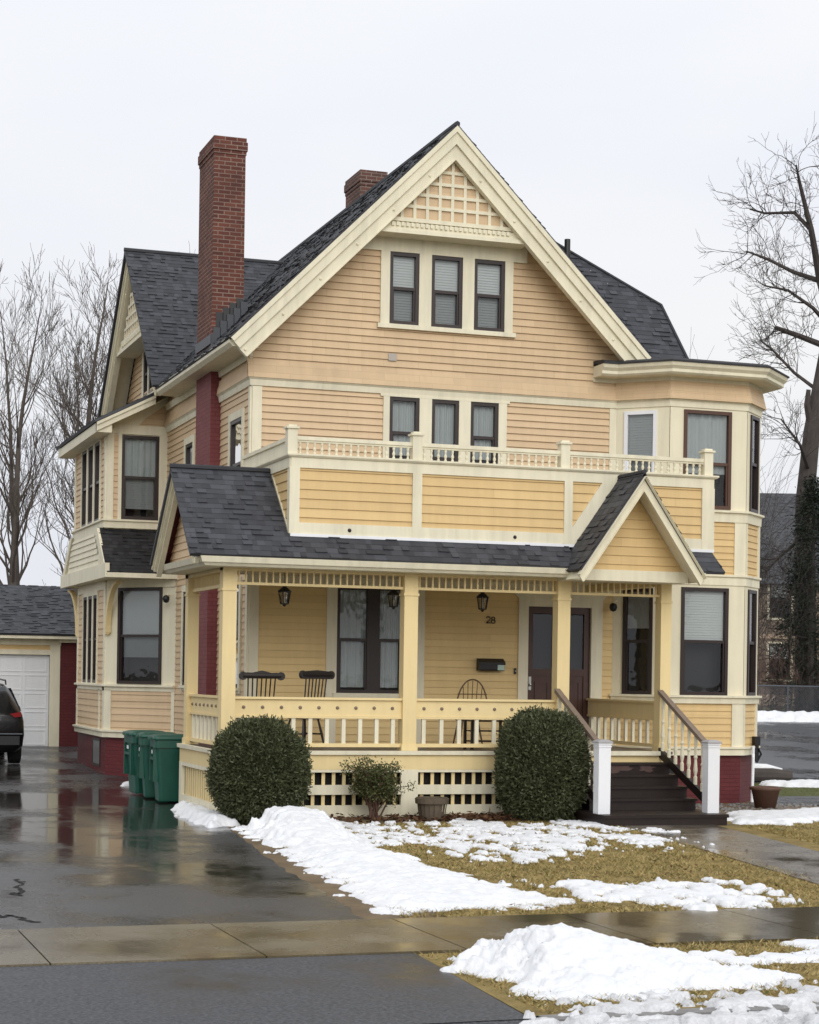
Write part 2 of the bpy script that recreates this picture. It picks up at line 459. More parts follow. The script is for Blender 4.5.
def window(F, u0, u1, z0, z1, frame='frame', blind=.5, cover='blind', rail=.5, casing=None, n=0.0, ft=.06, lower=None, sill=False, parent=house, label=None, mull=None):
    """sash frame set in the wall opening, with panes, shade, casing and the dim room behind."""
    mb = MB()
    mb.ring(F, u0, u1, z0, z1, ft, n - .07, n + .028)
    zr = z0 + (z1 - z0) * rail
    bays = [(u0 + ft, u1 - ft)]
    if mull:
        bays = []
        a = u0 + ft
        for m0, m1 in mull:
            mb.box(F, m0, m1, z0 + ft, z1 - ft, n - .07, n + .026); bays.append((a, m0)); a = m1
        bays.append((a, u1 - ft))
    for a, b in bays:
        mb.box(F, a, b, zr - .026, zr + .026, n - .06, n + .012)
        mb.box(F, a, a + .028, z0 + ft, zr - .026, n - .058, n + .004); mb.box(F, b - .028, b, z0 + ft, zr - .026, n - .058, n + .004)
    w = part(mb, 'window', frame, label, parent=parent)
    g = MB()
    for a, b in bays:
        g.flat(F, [(a, zr), (b, zr), (b, z1 - ft), (a, z1 - ft)], (), n - .012)
        g.flat(F, [(a, z0 + ft), (b, z0 + ft), (b, zr), (a, zr)], (), n - .036)
    g.build('pane', M['glass'], w)
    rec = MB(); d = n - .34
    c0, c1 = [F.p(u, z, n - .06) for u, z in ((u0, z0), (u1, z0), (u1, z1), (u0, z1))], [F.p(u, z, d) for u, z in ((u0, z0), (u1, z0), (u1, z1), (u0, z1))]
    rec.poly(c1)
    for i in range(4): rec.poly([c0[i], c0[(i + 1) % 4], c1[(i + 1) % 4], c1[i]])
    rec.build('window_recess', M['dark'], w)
    if blind:
        bb = MB(); zb = z1 - ft * .5 - (z1 - z0) * blind
        for a, b in bays:
            if cover == 'blind':
                bb.lap(F, [(a - .02, zb), (b + .02, zb), (b + .02, z1 - .02), (a - .02, z1 - .02)], (), .045, .012, n - .075)
            else:
                k = 26; pts = []
                for i in range(k + 1):
                    t = i / k; u = a - .02 + (b - a + .04) * t
                    pts.append((u, n - .085 + .016 * math.sin(t * 34) + .008 * math.sin(t * 13 + 1)))
                for (ua, na), (ub, nb) in zip(pts, pts[1:]):
                    bb.poly([F.p(ua, zb, na), F.p(ub, zb, nb), F.p(ub, z1 - .02, nb), F.p(ua, z1 - .02, na)])
        bb.build('blind' if cover == 'blind' else 'curtain', M['blind' if cover == 'blind' else 'curtain'], w)
    if lower:
        bb = MB()
        for a, b in bays:
            bb.lap(F, [(a - .02, z0 + .05 + (1 - lower) * (zr - z0)), (b + .02, z0 + .05 + (1 - lower) * (zr - z0)), (b + .02, zr), (a - .02, zr)], (), .045, .012, n - .105)
        bb.build('blind', M['shade'], w)
    if casing:
        cl, cr, ct, cb = casing
        cs = MB()
        if cl: cs.box(F, u0 - cl, u0 - .002, z0 - cb, z1 + ct, n - .02, n + .042)
        if cr: cs.box(F, u1 + .002, u1 + cr, z0 - cb, z1 + ct, n - .02, n + .042)
        if ct: cs.box(F, u0, u1, z1 + .002, z1 + ct, n - .02, n + .040)
        if cb: cs.box(F, u0, u1, z0 - cb, z0 - .002, n - .02, n + .040)
        cs.build('casing', M['cream'], w)
    if sill:
        sl = MB(); sl.box(F, u0 - .07, u1 + .07, z0 - .05, z0 - .003, n - .02, n + .09); sl.build('sill', M['cream'], w)
    return w

# -- front wall ------------------------------------------------------------
GW = [(2.33, 2.85, 8.04, 9.25), (3.07, 3.63, 8.04, 9.25), (3.84, 4.40, 8.04, 9.25)]
SW = [(2.36, 2.89, 5.62, 6.82), (3.11, 3.60, 5.40, 6.82), (3.81, 4.32, 5.62, 6.82)]
PW = [(1.50, 2.69, 1.84, 3.62)]
DW = [(4.93, 6.11, 1.0, 3.37)]
mb = MB(); mb.lap(FA, [(0, .9), (6.53, .9), (6.53, 3.8), (0, 3.8)], PW + DW, .115, .016)
part(mb, 'wall', 'yellow_porch', 'yellow clapboard wall inside the porch')
mb = MB(); mb.lap(FA, [(0, 3.8), (6.53, 3.8), (6.53, 6.88), (0, 6.88)], SW, .115, .025)
part(mb, 'wall', 'peach')
mb = MB()
gp = [(-.09, 6.99), (6.69, 6.99), (6.69, 7.2), (6.69, 7.92), (3.3, 11.31), (-.09, 7.92)]
mb.lap(FA, gp, GW, .122, .024, .0)
# flared foot of the shingled gable
mb.poly([FA.p(-.09, 6.985, .07), FA.p(6.53, 6.985, .07), FA.p(6.53, 7.23, .02), FA.p(-.09, 7.23, .02)])
mb.poly([FA.p(-.09, 6.985, .07), FA.p(6.53, 6.985, .07), FA.p(6.53, 6.985, 0), FA.p(-.09, 6.985, 0)])
for k in range(2):
    z = 6.99 + k * .122
    mb.poly([FA.p(-.09, z, .088 - k * .027), FA.p(6.53, z, .088 - k * .027), FA.p(6.53, z + .122, .07 - k * .027), FA.p(-.09, z + .122, .07 - k * .027)], [(-.09, z), (6.53, z), (6.53, z + .122), (-.09, z + .122)])
    mb.poly([FA.p(-.09, z, .088 - k * .027), FA.p(6.53, z, .088 - k * .027), FA.p(6.53, z, 0), FA.p(-.09, z, 0)])
part(mb, 'gable_wall', 'peach_shingle', 'peach shingled gable wall')
for q in GW:
    window(FA, *q, blind=.5, lower=.98)
for i, q in enumerate(SW):
    window(FA, *q, blind=.78 if i != 1 else .75, cover='curtain', rail=.30 if i == 1 else .5)
window(FA, *PW[0], blind=.93, cover='curtain', mull=[(2.03, 2.25)], ft=.055, label='dark double window onto the porch')
# gable window trim, shelf, lattice
mb = MB()
for a, b in ((2.17, 2.33), (2.85, 3.07), (3.63, 3.84), (4.40, 4.55)): mb.box(FA, a, b, 8.035, 9.25, -.02, .045)
mb.box(FA, 2.12, 4.60, 7.96, 8.035, -.02, .075)
mb.box(FA, 1.80, 4.80, 9.25, 9.56, -.02, .047)
part(mb, 'window_trim', 'cream')
mb = MB()
for a, b in ((2.25, 2.36), (2.89, 3.11), (3.60, 3.81), (4.32, 4.47)): mb.box(FA, a, b, 5.38, 6.82, -.02, .045)
mb.box(FA, 2.20, 4.52, 6.82, 6.862, -.02, .048)
part(mb, 'window_trim', 'cream')
mb = MB()
for bx in ((FA, 0, .16, 1.0, 3.78, .0, .036), (FA, 0, .16, 3.8, 6.85, .0, .036), (FL, 0, .12, .9, 6.85, 0, .034), (FA, 6.40, 6.53, 5.2, 6.85, 0, .034)):
    mb = MB(); mb.box(*bx); part(mb, 'corner_board', 'cream')
mb = MB(); mb.sweep([(0, 14), (0, 0), (6.53, 0)], [(0, 6.86), (.04, 6.86), (.055, 6.955), (.085, 6.985), (0, 6.985)])
part(mb, 'belt_course', 'cream')
mb = MB(); mb.box(FA, 2.33, 2.47, 7.42, 7.54, .02, .032); part(mb, 'patch_plate', m_plain('pale_patch', (.42, .38, .33), .6), 'small grey metal patch')
# porch wall trim
mb = MB()
mb.box(FA, 1.32, 1.50, 1.0, 3.78, -.02, .044); mb.box(FA, 2.69, 3.04, 1.0, 3.78, -.02, .044); mb.box(FA, 1.50, 2.69, 3.62, 3.78, -.02, .042)
mb.box(FA, 1.44, 2.75, 1.76, 1.84, -.02, .09)
mb.box(FA, 4.75, 4.93, 1.0, 3.78, -.02, .044); mb.box(FA, 6.11, 6.32, 1.0, 3.78, -.02, .044); mb.box(FA, 4.93, 6.11, 3.37, 3.78, -.02, .042)
mb.prism(FA, [(4.75, 3.5), (4.75, 3.64), (4.61, 3.64)], 0, .04); mb.prism(FA, [(6.32, 3.5), (6.46, 3.64), (6.32, 3.64)], 0, .04)
mb.box(FA, 3.04, 4.75, 3.64, 3.78, -.02, .041); mb.box(FA, .16, 1.32, 3.64, 3.78, -.02, .041); mb.box(FA, 6.32, 6.53, 3.64, 3.78, -.02, .041)
part(mb, 'porch_wall_trim', 'cream')
# doors
for a, b, hinge in ((4.94, 5.515, 1), (5.525, 6.10, -1)):
    mb = MB(); F = FA
    mb.ring(F, a, b, 1.02, 3.372, .10, -.075, -.02, .18, .12)
    gz = 2.30
    mb.box(F, a + .10, b - .10, 2.18, gz, -.07, -.022)
    mb.box(F, a + .10, b - .10, 1.20, 2.18, -.065, -.045)
    mb.ring(F, a + .15, b - .15, 1.28, 2.10, .04, -.05, -.03)
    d = part(mb, 'door', 'door')
    g = MB(); g.flat(F, [(a + .1, gz), (b - .1, gz), (b - .1, 3.24), (a + .1, 3.24)], (), -.05); g.build('door_glass', M['glass'], d)
    g = MB(); g.flat(F, [(4.6, .95), (6.4, .95), (6.4, 3.6), (4.6, 3.6)], (), -.17 - .01 * hinge); g.build('door_backing', m_plain('door_reflection_grey', (.20, .22, .225), .9, var=.5, scale=5) if hinge == 1 else M['dark'], d)  # left door: glass reflection painted as a pale mottled grey backing
    g = MB(); u = a + .05
    g.lathe(F.p(u, 2.02, .0), [(.0, -.03), (.028, -.015), (.032, 0), (.028, .02), (0, .03)], 10); g.box(F, u - .025, u + .025, 1.93, 2.16, -.022, -.008)
    g.build('door_knob', m_plain('steel_knob', (.5, .5, .48), .3, .5, .9) if hinge == 1 else bpy.data.materials['steel_knob'], d)
mb = MB(); mb.lap(FL, [(.02, .86), (14, .86), (14, 6.88), (.02, 6.88)], [(.55, 1.38, 1.9, 3.62), (.55, 1.38, 4.9, 6.42), (4.35, 5.0, 1.9, 3.65), (4.35, 5.0, 4.9, 6.42)], .115, .018)
part(mb, 'wall', 'peach')
mb = MB(); mb.lap(FL, [(-.0, 6.99), (14, 6.99), (14, 8.0), (0, 8.0)], (), .122, .02, .0)
for k in range(2):
    z = 6.99 + k * .122
    mb.poly([FL.p(-.07 + k * .02, z, .088 - k * .027), FL.p(6.8, z, .088 - k * .027), FL.p(6.8, z + .122, .07 - k * .027), FL.p(-.07 + k * .02, z + .122, .07 - k * .027)], [(0, z), (6.8, z), (6.8, z + .122), (0, z + .122)])
    mb.poly([FL.p(-.07, z, .088 - k * .027), FL.p(6.8, z, .088 - k * .027), FL.p(6.8, z, 0), FL.p(-.07, z, 0)])
part(mb, 'wall', 'peach_shingle')
for y0, y1 in ((.55, 1.38), (4.35, 5.0)):
    for z0, z1 in ((1.9, 3.62 if y0 < 1 else 3.65), (4.9, 6.42)):
        window(FL, y0, y1, z0, z1, blind=.45, casing=(.12, .12, .13, .1), sill=True)
# foundation of the main block
mb = MB(); mb.box(FL, -.0, 5.8, -.3, .86, -.2, -.012)
mb.box(FA, .02, 6.5, -.3, .88, -.3, -.014)
part(mb, 'foundation', 'maroon')

# -- main roof -------------------------------------------------------------
S2 = math.sqrt(.5)
tab_rng = random.Random(99)
def tabs(mb, F, poly, course=.12, d=.009):
    """courses of separate shingle tabs, each with its own width, butt and tone."""
    lo, hi = min(p[1] for p in poly), max(p[1] for p in poly)
    k = math.floor(lo / course + 1e-6)
    while k * course < hi - 1e-5:
        z0, z1 = k * course, (k + 1) * course; k += 1
        c = clip(clip(poly, 0, 1, -z0), 0, -1, z1)
        if len(c) < 3: continue
        a, b = min(u for u, w in c), max(u for u, w in c)
        u = a - tab_rng.uniform(0, .3)
        while u < b:
            L = tab_rng.choice((.08, .11, .14, .18)); q_ = clip(clip(c, 1, 0, -u), -1, 0, u + L); u += L
            if len(q_) < 3: continue
            dd = d * tab_rng.choice((.3, .4, .5, 1.9)); tone = (tab_rng.random(), tab_rng.random())
            mb.poly([F.p(x, w, dd * (z1 - w) / course) for x, w in q_], [tone] * len(q_))
            lu = [x for x, w in q_ if abs(w - z0) < 1e-5]
            if len(lu) >= 2:
                x0, x1 = min(lu), max(lu); mb.poly([F.p(x0, z0, dd), F.p(x1, z0, dd), F.p(x1, z0, -.002), F.p(x0, z0, -.002)], [tone] * 4)
def roof_plane(mb, F, poly, course=.12, d=.009):
    tabs(mb, F, poly, course, d)
    k = [F.p(u, w, -.05) for u, w in poly]; t = [F.p(u, w, .0) for u, w in poly]
    mb.poly(k[::-1])
    for i in range(len(poly)):
        j = (i + 1) % len(poly); mb.poly([k[i], k[j], t[j], t[i]])
ZR, XR = 11.35, 3.3
def slope_frame(o, u, up):           # up: direction up the slope
    u = Vector(u).normalized(); up = Vector(up).normalized(); n = u.cross(up)
    if n.z < 0: n = -n
    return Frame(o, u, n, up)
FRL = slope_frame((-.52, 0, ZR - 3.82), (0, 1, 0), (1, 0, 1))
q = math.sqrt(2)
mb = MB()
roof_plane(mb, FRL, [(-.56, 0), (5.52, 0), (8.8, 3.28 * q), (8.8, 3.82 * q), (-.56, 3.82 * q)])
roof_plane(mb, FRL, [(12.08, 0), (14, 0), (14, 3.82 * q), (8.8, 3.82 * q), (8.8, 3.28 * q)])
FRR = slope_frame((7.12, 0, ZR - 3.82), (0, 1, 0), (-1, 0, 1))
roof_plane(mb, FRR, [(-.56, 0), (14, 0), (14, 3.82 * q), (-.56, 3.82 * q)])
mb.tube([(3.3, -.57, 11.345), (3.3, 14, 11.345)], .05, 6)
part(mb, 'roof', 'shingle')
# cross gable roof
FC1 = slope_frame((0, 5.58, 10.84 - 3.22), (1, 0, 0), (0, 1, 1)); FC2 = slope_frame((0, 12.02, 10.84 - 3.22), (1, 0, 0), (0, -1, 1))
mb = MB()
roof_plane(mb, FC1, [(-.57, -.02), (-.46, -.02), (2.9, 3.22 * q), (-.57, 3.22 * q)])
roof_plane(mb, FC2, [(-.57, -.02), (-.46, -.02), (2.9, 3.22 * q), (-.57, 3.22 * q)])
mb.tube([(-.58, 8.8, 10.85), (2.8, 8.8, 10.85)], .045, 6)
part(mb, 'roof', 'shingle')
# main eave, left side: fascia and soffit
mb = MB()
mb.sweep([(-.5, 5.5), (-.5, -.46)], [(-.48, 7.40), (-.06, 7.40), (.0, 7.46), (.0, 7.56), (-.10, 7.60), (-.48, 7.46)])
mb.sweep([(0, 6.85), (0, -.02)], [(0.005, 7.30), (.05, 7.30), (.07, 7.42), (0.005, 7.42)])
part(mb, 'eave', 'cream')

def bargeboards(F, uc, ztop, half_l, half_r, n_out, name='bargeboard', crown=.30, flat=.26, bead=True, th=.10, slope=1.0, parent=house, foot=True):
    """two raking boards: a moulded crown over a flat board with small rosettes."""
    mb = MB()
    for sgn, h in ((-1, half_l), (1, half_r)):
        def pt(t, dz): return (uc + sgn * t, ztop - t * slope - dz)
        lo = h
        def band(d0, d1, na, nb, ext=0.0):
            e0 = d0 * .5 / slope if foot else 0
            e1 = d1 * .5 / slope if foot else 0
            mb.prism(F, [pt(0, d0), pt(lo - e0, d0), pt(lo - e1, d1), pt(0, d1)], na, nb)
        band(.0, crown * .34, n_out - th, n_out + .075)
        band(crown * .34, crown, n_out - th, n_out + .045)
        band(crown, crown + flat * .9, n_out - th, n_out)
        band(crown + flat * .9, crown + flat, n_out - th, n_out + .022)
        if bead:
            k = int(lo / .62)
            for i in range(k):
                u, z = pt(.45 + i * .62, crown + flat * .45)
                c = F.p(u, z, n_out)
                mb.lathe(c - F.w * .0, [(.0, -.022), (.02, -.016), (.024, 0), (.02, .016), (0, .022)], 8)
    return part(mb, name, 'cream', parent=parent)
bargeboards(FA, 3.3, 11.315, 3.80, 3.62, .50)
FX = Frame((0, 0, 0), (0, 1, 0), (-1, 0, 0))
bargeboards(FX, 8.8, 10.75, 3.1, 3.2, .44, crown=.2, flat=.2)
# sloped soffit boards behind the rakes
mb = MB()
for sgn in (-1, 1):
    a, b = (XR, ZR - .09), (XR + sgn * 3.7, ZR - .09 - 3.7)
    mb.poly([(a[0], -.45, a[1]), (b[0], -.45, b[1]), (b[0], 0, b[1]), (a[0], 0, a[1])])
    mb.prism(FA, [(3.3, 11.28), (3.3, 11.0), (3.3 + sgn * 3.39, 7.61), (3.3 + sgn * 3.39, 7.89)], .0, .035)
    part(mb, 'soffit', 'cream'); mb = MB()
    y2 = 8.8 + sgn * 3.1
    mb.poly([(-.47, 8.8, 10.74), (-.47, y2, 7.64), (0.0, y2, 7.64), (0.0, 8.8, 10.74)]); part(mb, 'soffit', 'cream'); mb = MB()
# latticed peak panels with dentil shelf
def peak_panel(F, uc, n, zb, zt, shelf_half):
    half = zt - zb
    mb = MB(); mb.flat(F, [(uc - half, zb), (uc + half, zb), (uc, zt)], (), n)
    mb.flat(F, [(uc - shelf_half, zb - .15), (uc + shelf_half, zb - .15), (uc + half, zb), (uc - half, zb)], (), n - .01)
    p = part(mb, 'peak_panel', 'peach')
    g = MB(); t = .026
    for i in range(-5, 6):
        u = uc + i * .222; h = half - abs(u - uc)
        if h > .08: g.box(F, u - t, u + t, zb, zb + h - .02, n, n + .03)
    for k in range(1, 5):
        z = zb + .03 + k * .205; hw = zt - z
        if hw > .08: g.box(F, uc - hw + .02, uc + hw - .02, z - t, z + t, n, n + .034)
    g.box(F, uc - half - .05, uc + half + .05, zb - .03, zb + .035, n, n + .05)
    g.build('lattice', M['cream'], p)
    g = MB()
    g.box(F, uc - shelf_half + .02, uc + shelf_half - .02, zb - .17, zb - .05, -.0, n + .05)
    g.box(F, uc - shelf_half, uc + shelf_half, zb - .235, zb - .17, 0, n + .085)
    k = int(2 * (half - .05) / .085)
    for i in range(k):
        u = uc - half + .05 + i * .085; g.box(F, u, u + .045, zb - .115, zb - .05, n + .05, n + .08)
    g.build('dentil_shelf', M['cream'], p)
peak_panel(FA, 3.3, .36, 9.71, 10.84, 1.36)
peak_panel(FX, 8.8, .36, 9.1, 10.25, 1.5)
# cross gable wall
mb = MB(); mb.lap(FX, [(5.7, 7.5), (11.9, 7.5), (8.8, 10.6)], [(8.2, 9.4, 7.9, 8.85)], .122, .018, -.012)
part(mb, 'gable_wall', 'peach_shingle')
window(FX, 8.2, 8.8, 7.9, 8.85, casing=(.14, .1, .14, .1), n=-.01); window(FX, 8.8, 9.4, 7.9, 8.85, casing=(0, .14, .14, .1), n=-.01)

# -- chimneys ---------------------------------------------------------------
def chimney(x0, x1, y0, y1, z0, z1, mat, lower=None):
    mb = MB()
    zc = z1 - .30
    mb.abox(x0, x1, y0, y1, lower or z0, zc)
    for i, (a, b) in enumerate(((zc, zc + .07), (zc + .07, zc + .22), (zc + .22, z1))):
        e = (.012, .03, .012)[i]; mb.abox(x0 - e, x1 + e, y0 - e, y1 + e, a, b)
    c = part(mb, 'chimney', mat)
    g = MB(); g.abox(x0 + .12, x1 - .12, y0 + .12, y1 - .12, z1, z1 + .012); g.build('flue', M['dark_void'], c)
    return c
c1 = chimney(-.19, .37, 2.22, 3.4, 0, 11.52, 'brick', 7.72)
g = MB()
g.abox(-.205, .06, 2.185, 2.215, 7.72, 8.05)
for i in range(5):
    x = -.17 + i * .12; z = 8.08 + x + .0
    g.abox(x, x + .13, 2.18, 2.214, z - .1, z + .26)
g.abox(-.215, -.195, 2.2, 3.42, 7.88, 8.05)
g.build('flashing', M['flash_dark'], c1)
g = MB()
for i in range(4):
    x = -.12 + i * .12; z = 8.3 + x
    g.abox(x, x + .13, 2.212, 2.219, z, z + .26 - .03 * i)
g.build('tar_patch', M['black'], c1)
mb = MB(); mb.abox(-.19, .3, 2.22, 3.4, 0.86, 7.44); part(mb, 'chimney_base', 'pinkred', 'faded maroon painted chimney breast on the side wall')
mb = MB(); mb.abox(-.2, .3, 2.2, 3.42, -.2, .86); part(mb, 'chimney_foot', 'maroon')
chimney(3.46, 4.0, 5.4, 6.4, 0, 12.07, 'brick_grey', 10.2)
mb = MB(); mb.tube([(6.36, 1.85, 9.7), (6.36, 1.85, 10.2)], .055, 10); part(mb, 'vent_pipe', 'black', smooth=False)

# -- right bay ---------------------------------------------------------------
B = [(6.53, 0), (7.23, -.70), (8.72, -.70), (9.31, -.11), (9.31, 9)]
FB = [seg_frame(B[i], B[i + 1]) for i in range(4)]
LB = [math.dist(B[i], B[i + 1]) for i in range(4)]
bw = {0: dict(lo=(.20, .74, 1.88, 3.72), up=(.17, .76, 5.15, 6.80)), 1: dict(lo=(.26, 1.17, 1.88, 3.75), up=(.26, 1.18, 5.12, 6.82)),
      2: dict(lo=(.18, .68, 1.88, 3.75), up=(.18, .68, 5.12, 6.82)), 3: dict()}
for i in range(4):
    F, L = FB[i], LB[i]
    h = [bw[i][k] for k in ('lo', 'up') if k in bw[i]]
    for z0, z1 in ((1.75, 3.98), (4.92, 6.9)):
        mb = MB(); mb.flat(F, [(0, z0), (L, z0), (L, z1), (0, z1)], h, .012); part(mb, 'bay_wall', 'bay')
    a, b = (.14 if i == 0 else .10), L - .10
    for z0, z1 in ((.95, 1.76), (3.97, 4.93)):
        mb = MB(); mb.lap(F, [(0, z0), (L, z0), (L, z1), (0, z1)], (), .115, .018); part(mb, 'bay_siding', 'yellow' if i < 3 else 'peach')
    wR = {0: .12, 1: .22, 2: .10, 3: .1}[i]
    for z0, z1 in ((.95, 1.75), (3.98, 4.92)):
        mb = MB(); mb.box(F, .0, .07 if i else .10, z0, z1, 0, .032); part(mb, 'bay_corner_board', 'cream')
        mb = MB(); mb.box(F, L - wR, L - .0, z0, z1, 0, .033); part(mb, 'bay_corner_board', 'cream')
for k, (prof, nm) in enumerate([
    ([(0, .84), (.05, .84), (.05, .94), (.085, .955), (.085, .985), (0, .99)], 'water_table'),
    ([(0, 1.74), (.05, 1.74), (.055, 1.83), (.10, 1.845), (.10, 1.88), (0, 1.885)], 'sill_course'),
    ([(0, 3.80), (.03, 3.80), (.03, 3.93), (.06, 3.95), (.06, 3.985), (0, 3.985)], 'belt_course'),
    ([(0, 4.90), (.045, 4.90), (.05, 5.05), (.095, 5.065), (.095, 5.10), (0, 5.105)], 'sill_course'),
    ([(0, 6.86), (.03, 6.86), (.035, 6.96), (.06, 6.99), (0, 6.99)], 'belt_course')]):
    mb = MB(); mb.sweep(B, prof); part(mb, nm, 'cream')
mb = MB()
for k in range(3):
    z = 6.99 + k * .105; o = .09 - k * .024
    mb.sweep(B, [(0, z), (o + .015, z), (o - .012, z + .105), (0, z + .105)])
part(mb, 'shingle_band', 'peach_shingle')
mb = MB()
BC = [(6.08, -.012), (6.535, -.012)] + B[1:]
mb.sweep(BC, [(0, 7.30), (.02, 7.30), (.03, 7.37), (.34, 7.37), (.38, 7.40), (.38, 7.45), (.43, 7.50), (.45, 7.56), (.0, 7.60)])
part(mb, 'bay_cornice', 'cream')
mb = MB(); mb.sweep(BC, [(0, 7.60), (.0, 7.563), (.47, 7.563), (.47, 7.59), (.40, 7.63), (0, 7.66)]); part(mb, 'cornice_roofing', 'edge')
mb = MB(); mb.sweep(B, [(-.12, -.3), (-.03, -.3), (-.03, .85), (-.12, .85)]); part(mb, 'foundation', 'maroon')
window(FB[0], *bw[0]['lo'], blind=.36, n=.012); window(FB[0], *bw[0]['up'], frame='white', blind=.5, cover='blind', lower=1, n=.012, label='white replacement window')
window(FB[1], *bw[1]['lo'], blind=.48, n=.012); window(FB[1], *bw[1]['up'], frame='frame_worn', blind=.62, cover='curtain', rail=.46, n=.012)
window(FB[2], *bw[2]['lo'], blind=.4, n=.012); window(FB[2], *bw[2]['up'], blind=.3, n=.012)
mb = MB(); mb.box(FB[0], .24, .74, .15, .7, -.06, -.02); part(mb, 'cellar_window', 'black')
mb = MB(); mb.box(FB[1], .05, .2, .15, .72, -.035, -.02); part(mb, 'cellar_window', 'black')
# hipped roof over the bay and right wing
A_, B_, C_ = V(5.97, 2.37, 10.40), V(7.96, 1.2, 8.99), V(8.05, .1, 7.67)
mb = MB()
FH1 = slope_frame((0, .1, 7.67), (1, 0, 0), (0, 1, 1.2)); hw = lambda p: math.hypot(p.y - .1, p.z - 7.67)
tabs(mb, FH1, [(7.0, 0), (C_.x, 0), (B_.x, hw(B_)), (A_.x, hw(A_)), (4.3, hw(A_))])
FH3 = slope_frame((B_.x, 0, B_.z), (0, 1, 0), (A_.x - B_.x, 0, A_.z - B_.z)); L3 = math.hypot(A_.x - B_.x, A_.z - B_.z)
tabs(mb, FH3, [(1.2, 0), (9, 0), (9, L3), (2.37, L3)])
FH4 = slope_frame((C_.x, 0, C_.z), (0, 1, 0), (B_.x - C_.x, 0, B_.z - C_.z)); L4 = math.hypot(B_.x - C_.x, B_.z - C_.z)
tabs(mb, FH4, [(.1, 0), (9, 0), (9, L4), (1.2, L4)])
mb.tube([A_ + V(0, 0, .01), B_ + V(0, 0, .01), C_ + V(0, 0, .01)], .03, 6)
mb.poly([(7.0, .1, 7.64), (9.4, .1, 7.64), (9.4, 9, 7.64), (7.0, 9, 7.64)])
part(mb, 'roof', 'shingle')

# -- left bay -----------------------------------------------------------------
FU = Frame((-1.2, 6.85, 0), (1, 0, 0), (0, -1, 0)); FUL = Frame((-1.2, 6.85, 0), (0, 1, 0), (-1, 0, 0))
UW = [(.29, 1.03, 5.13, 6.78)]; UL = [(.62, 1.25, 5.13, 6.72), (1.42, 2.05, 5.13, 6.72), (2.22, 2.85, 5.13, 6.72)]
mb = MB(); mb.flat(FU, [(0, 4.86), (1.2, 4.86), (1.2, 7.75), (.3, 7.2), (0, 7.02)], UW, .0); part(mb, 'bay_wall', 'bay')
mb = MB(); mb.lap(FU, [(.13, 5.13), (.22, 5.13), (.22, 6.78), (.13, 6.78)], (), .115, .016, .004); part(mb, 'bay_siding', 'peach'); mb = MB(); mb.lap(FU, [(.62, 6.98), (1.2, 6.98), (1.2, 7.45), (.75, 7.13)], (), .115, .016, .004); part(mb, 'bay_siding', 'peach')
mb = MB(); mb.lap(FUL, [(0, 4.86), (3.85, 4.86), (3.85, 7.05), (0, 7.05)], UL, .115, .018); part(mb, 'bay_siding', 'peach')
window(FU, *UW[0], blind=.5, cover='curtain', lower=.8)
for u in UL: window(FUL, *u, blind=.4, casing=(.09, .08, .12, .08))
mb = MB()
mb.box(FUL, 0, .14, 4.9, 6.9, 0, .034); mb.box(FUL, 3.7, 3.85, 4.9, 6.9, 0, .034); mb.box(FU, 0, .13, 5.0, 6.9, 0, .034)
mb.box(FU, .22, .29, 5.0, 6.9, 0, .03); mb.box(FU, 1.03, 1.2, 5.0, 6.9, 0, .03)
mb.box(FUL, .14, 3.7, 6.84, 7.05, 0, .036)
mb.sweep([(-1.2, 10.7), (-1.2, 6.85), (.0, 6.85)], [(0, 4.95), (.06, 4.95), (.06, 5.07), (.10, 5.085), (.10, 5.12), (0, 5.125)])
mb.box(FU, .13, 1.2, 6.80, 6.98, 0, .036)
part(mb, 'bay_trim', 'cream')
# sloping eave over the upper bay
mb = MB()
FS = slope_frame((-1.55, 6.3, 6.98), (0, 1, 0), (1.55, 0, .80))
Ls = math.hypot(1.55, .8)
roof_plane(mb, FS, [(0, 0), (5.1, 0), (5.1, Ls), (0, Ls)])
part(mb, 'bay_roof', 'shingle')
mb = MB(); k = .80 / 1.55
FQ = Frame((0, 6.3, 0), (1, 0, 0), (0, -1, 0))
def rk(d0, d1, n0, n1): mb.prism(FQ, [(-1.5, 6.985 - d0), (-.36, 6.985 + 1.14 * k - d0), (-.36, 6.985 + 1.14 * k - d1), (-1.5, 6.985 - d1)], n0, n1)
rk(.05, .11, -.1, .05); rk(.11, .22, -.1, .02)
mb.sweep([(-1.5, 11.3), (-1.5, 6.32)], [(0, 6.75), (0, 6.93), (-.1, 6.98), (-.3, 6.95), (-.3, 6.75)])
mb.poly([(-1.5, 6.3, 6.80), (-1.5, 11.3, 6.80), (-1.15, 11.3, 7.0), (-1.15, 6.3, 7.0)])
mb.poly([(-1.5, 6.32, 6.79), (-.05, 6.32, 6.79 + 1.45 * k), (-.05, 6.86, 6.79 + 1.45 * k), (-1.5, 6.86, 6.79)])
part(mb, 'bay_cornice', 'cream')
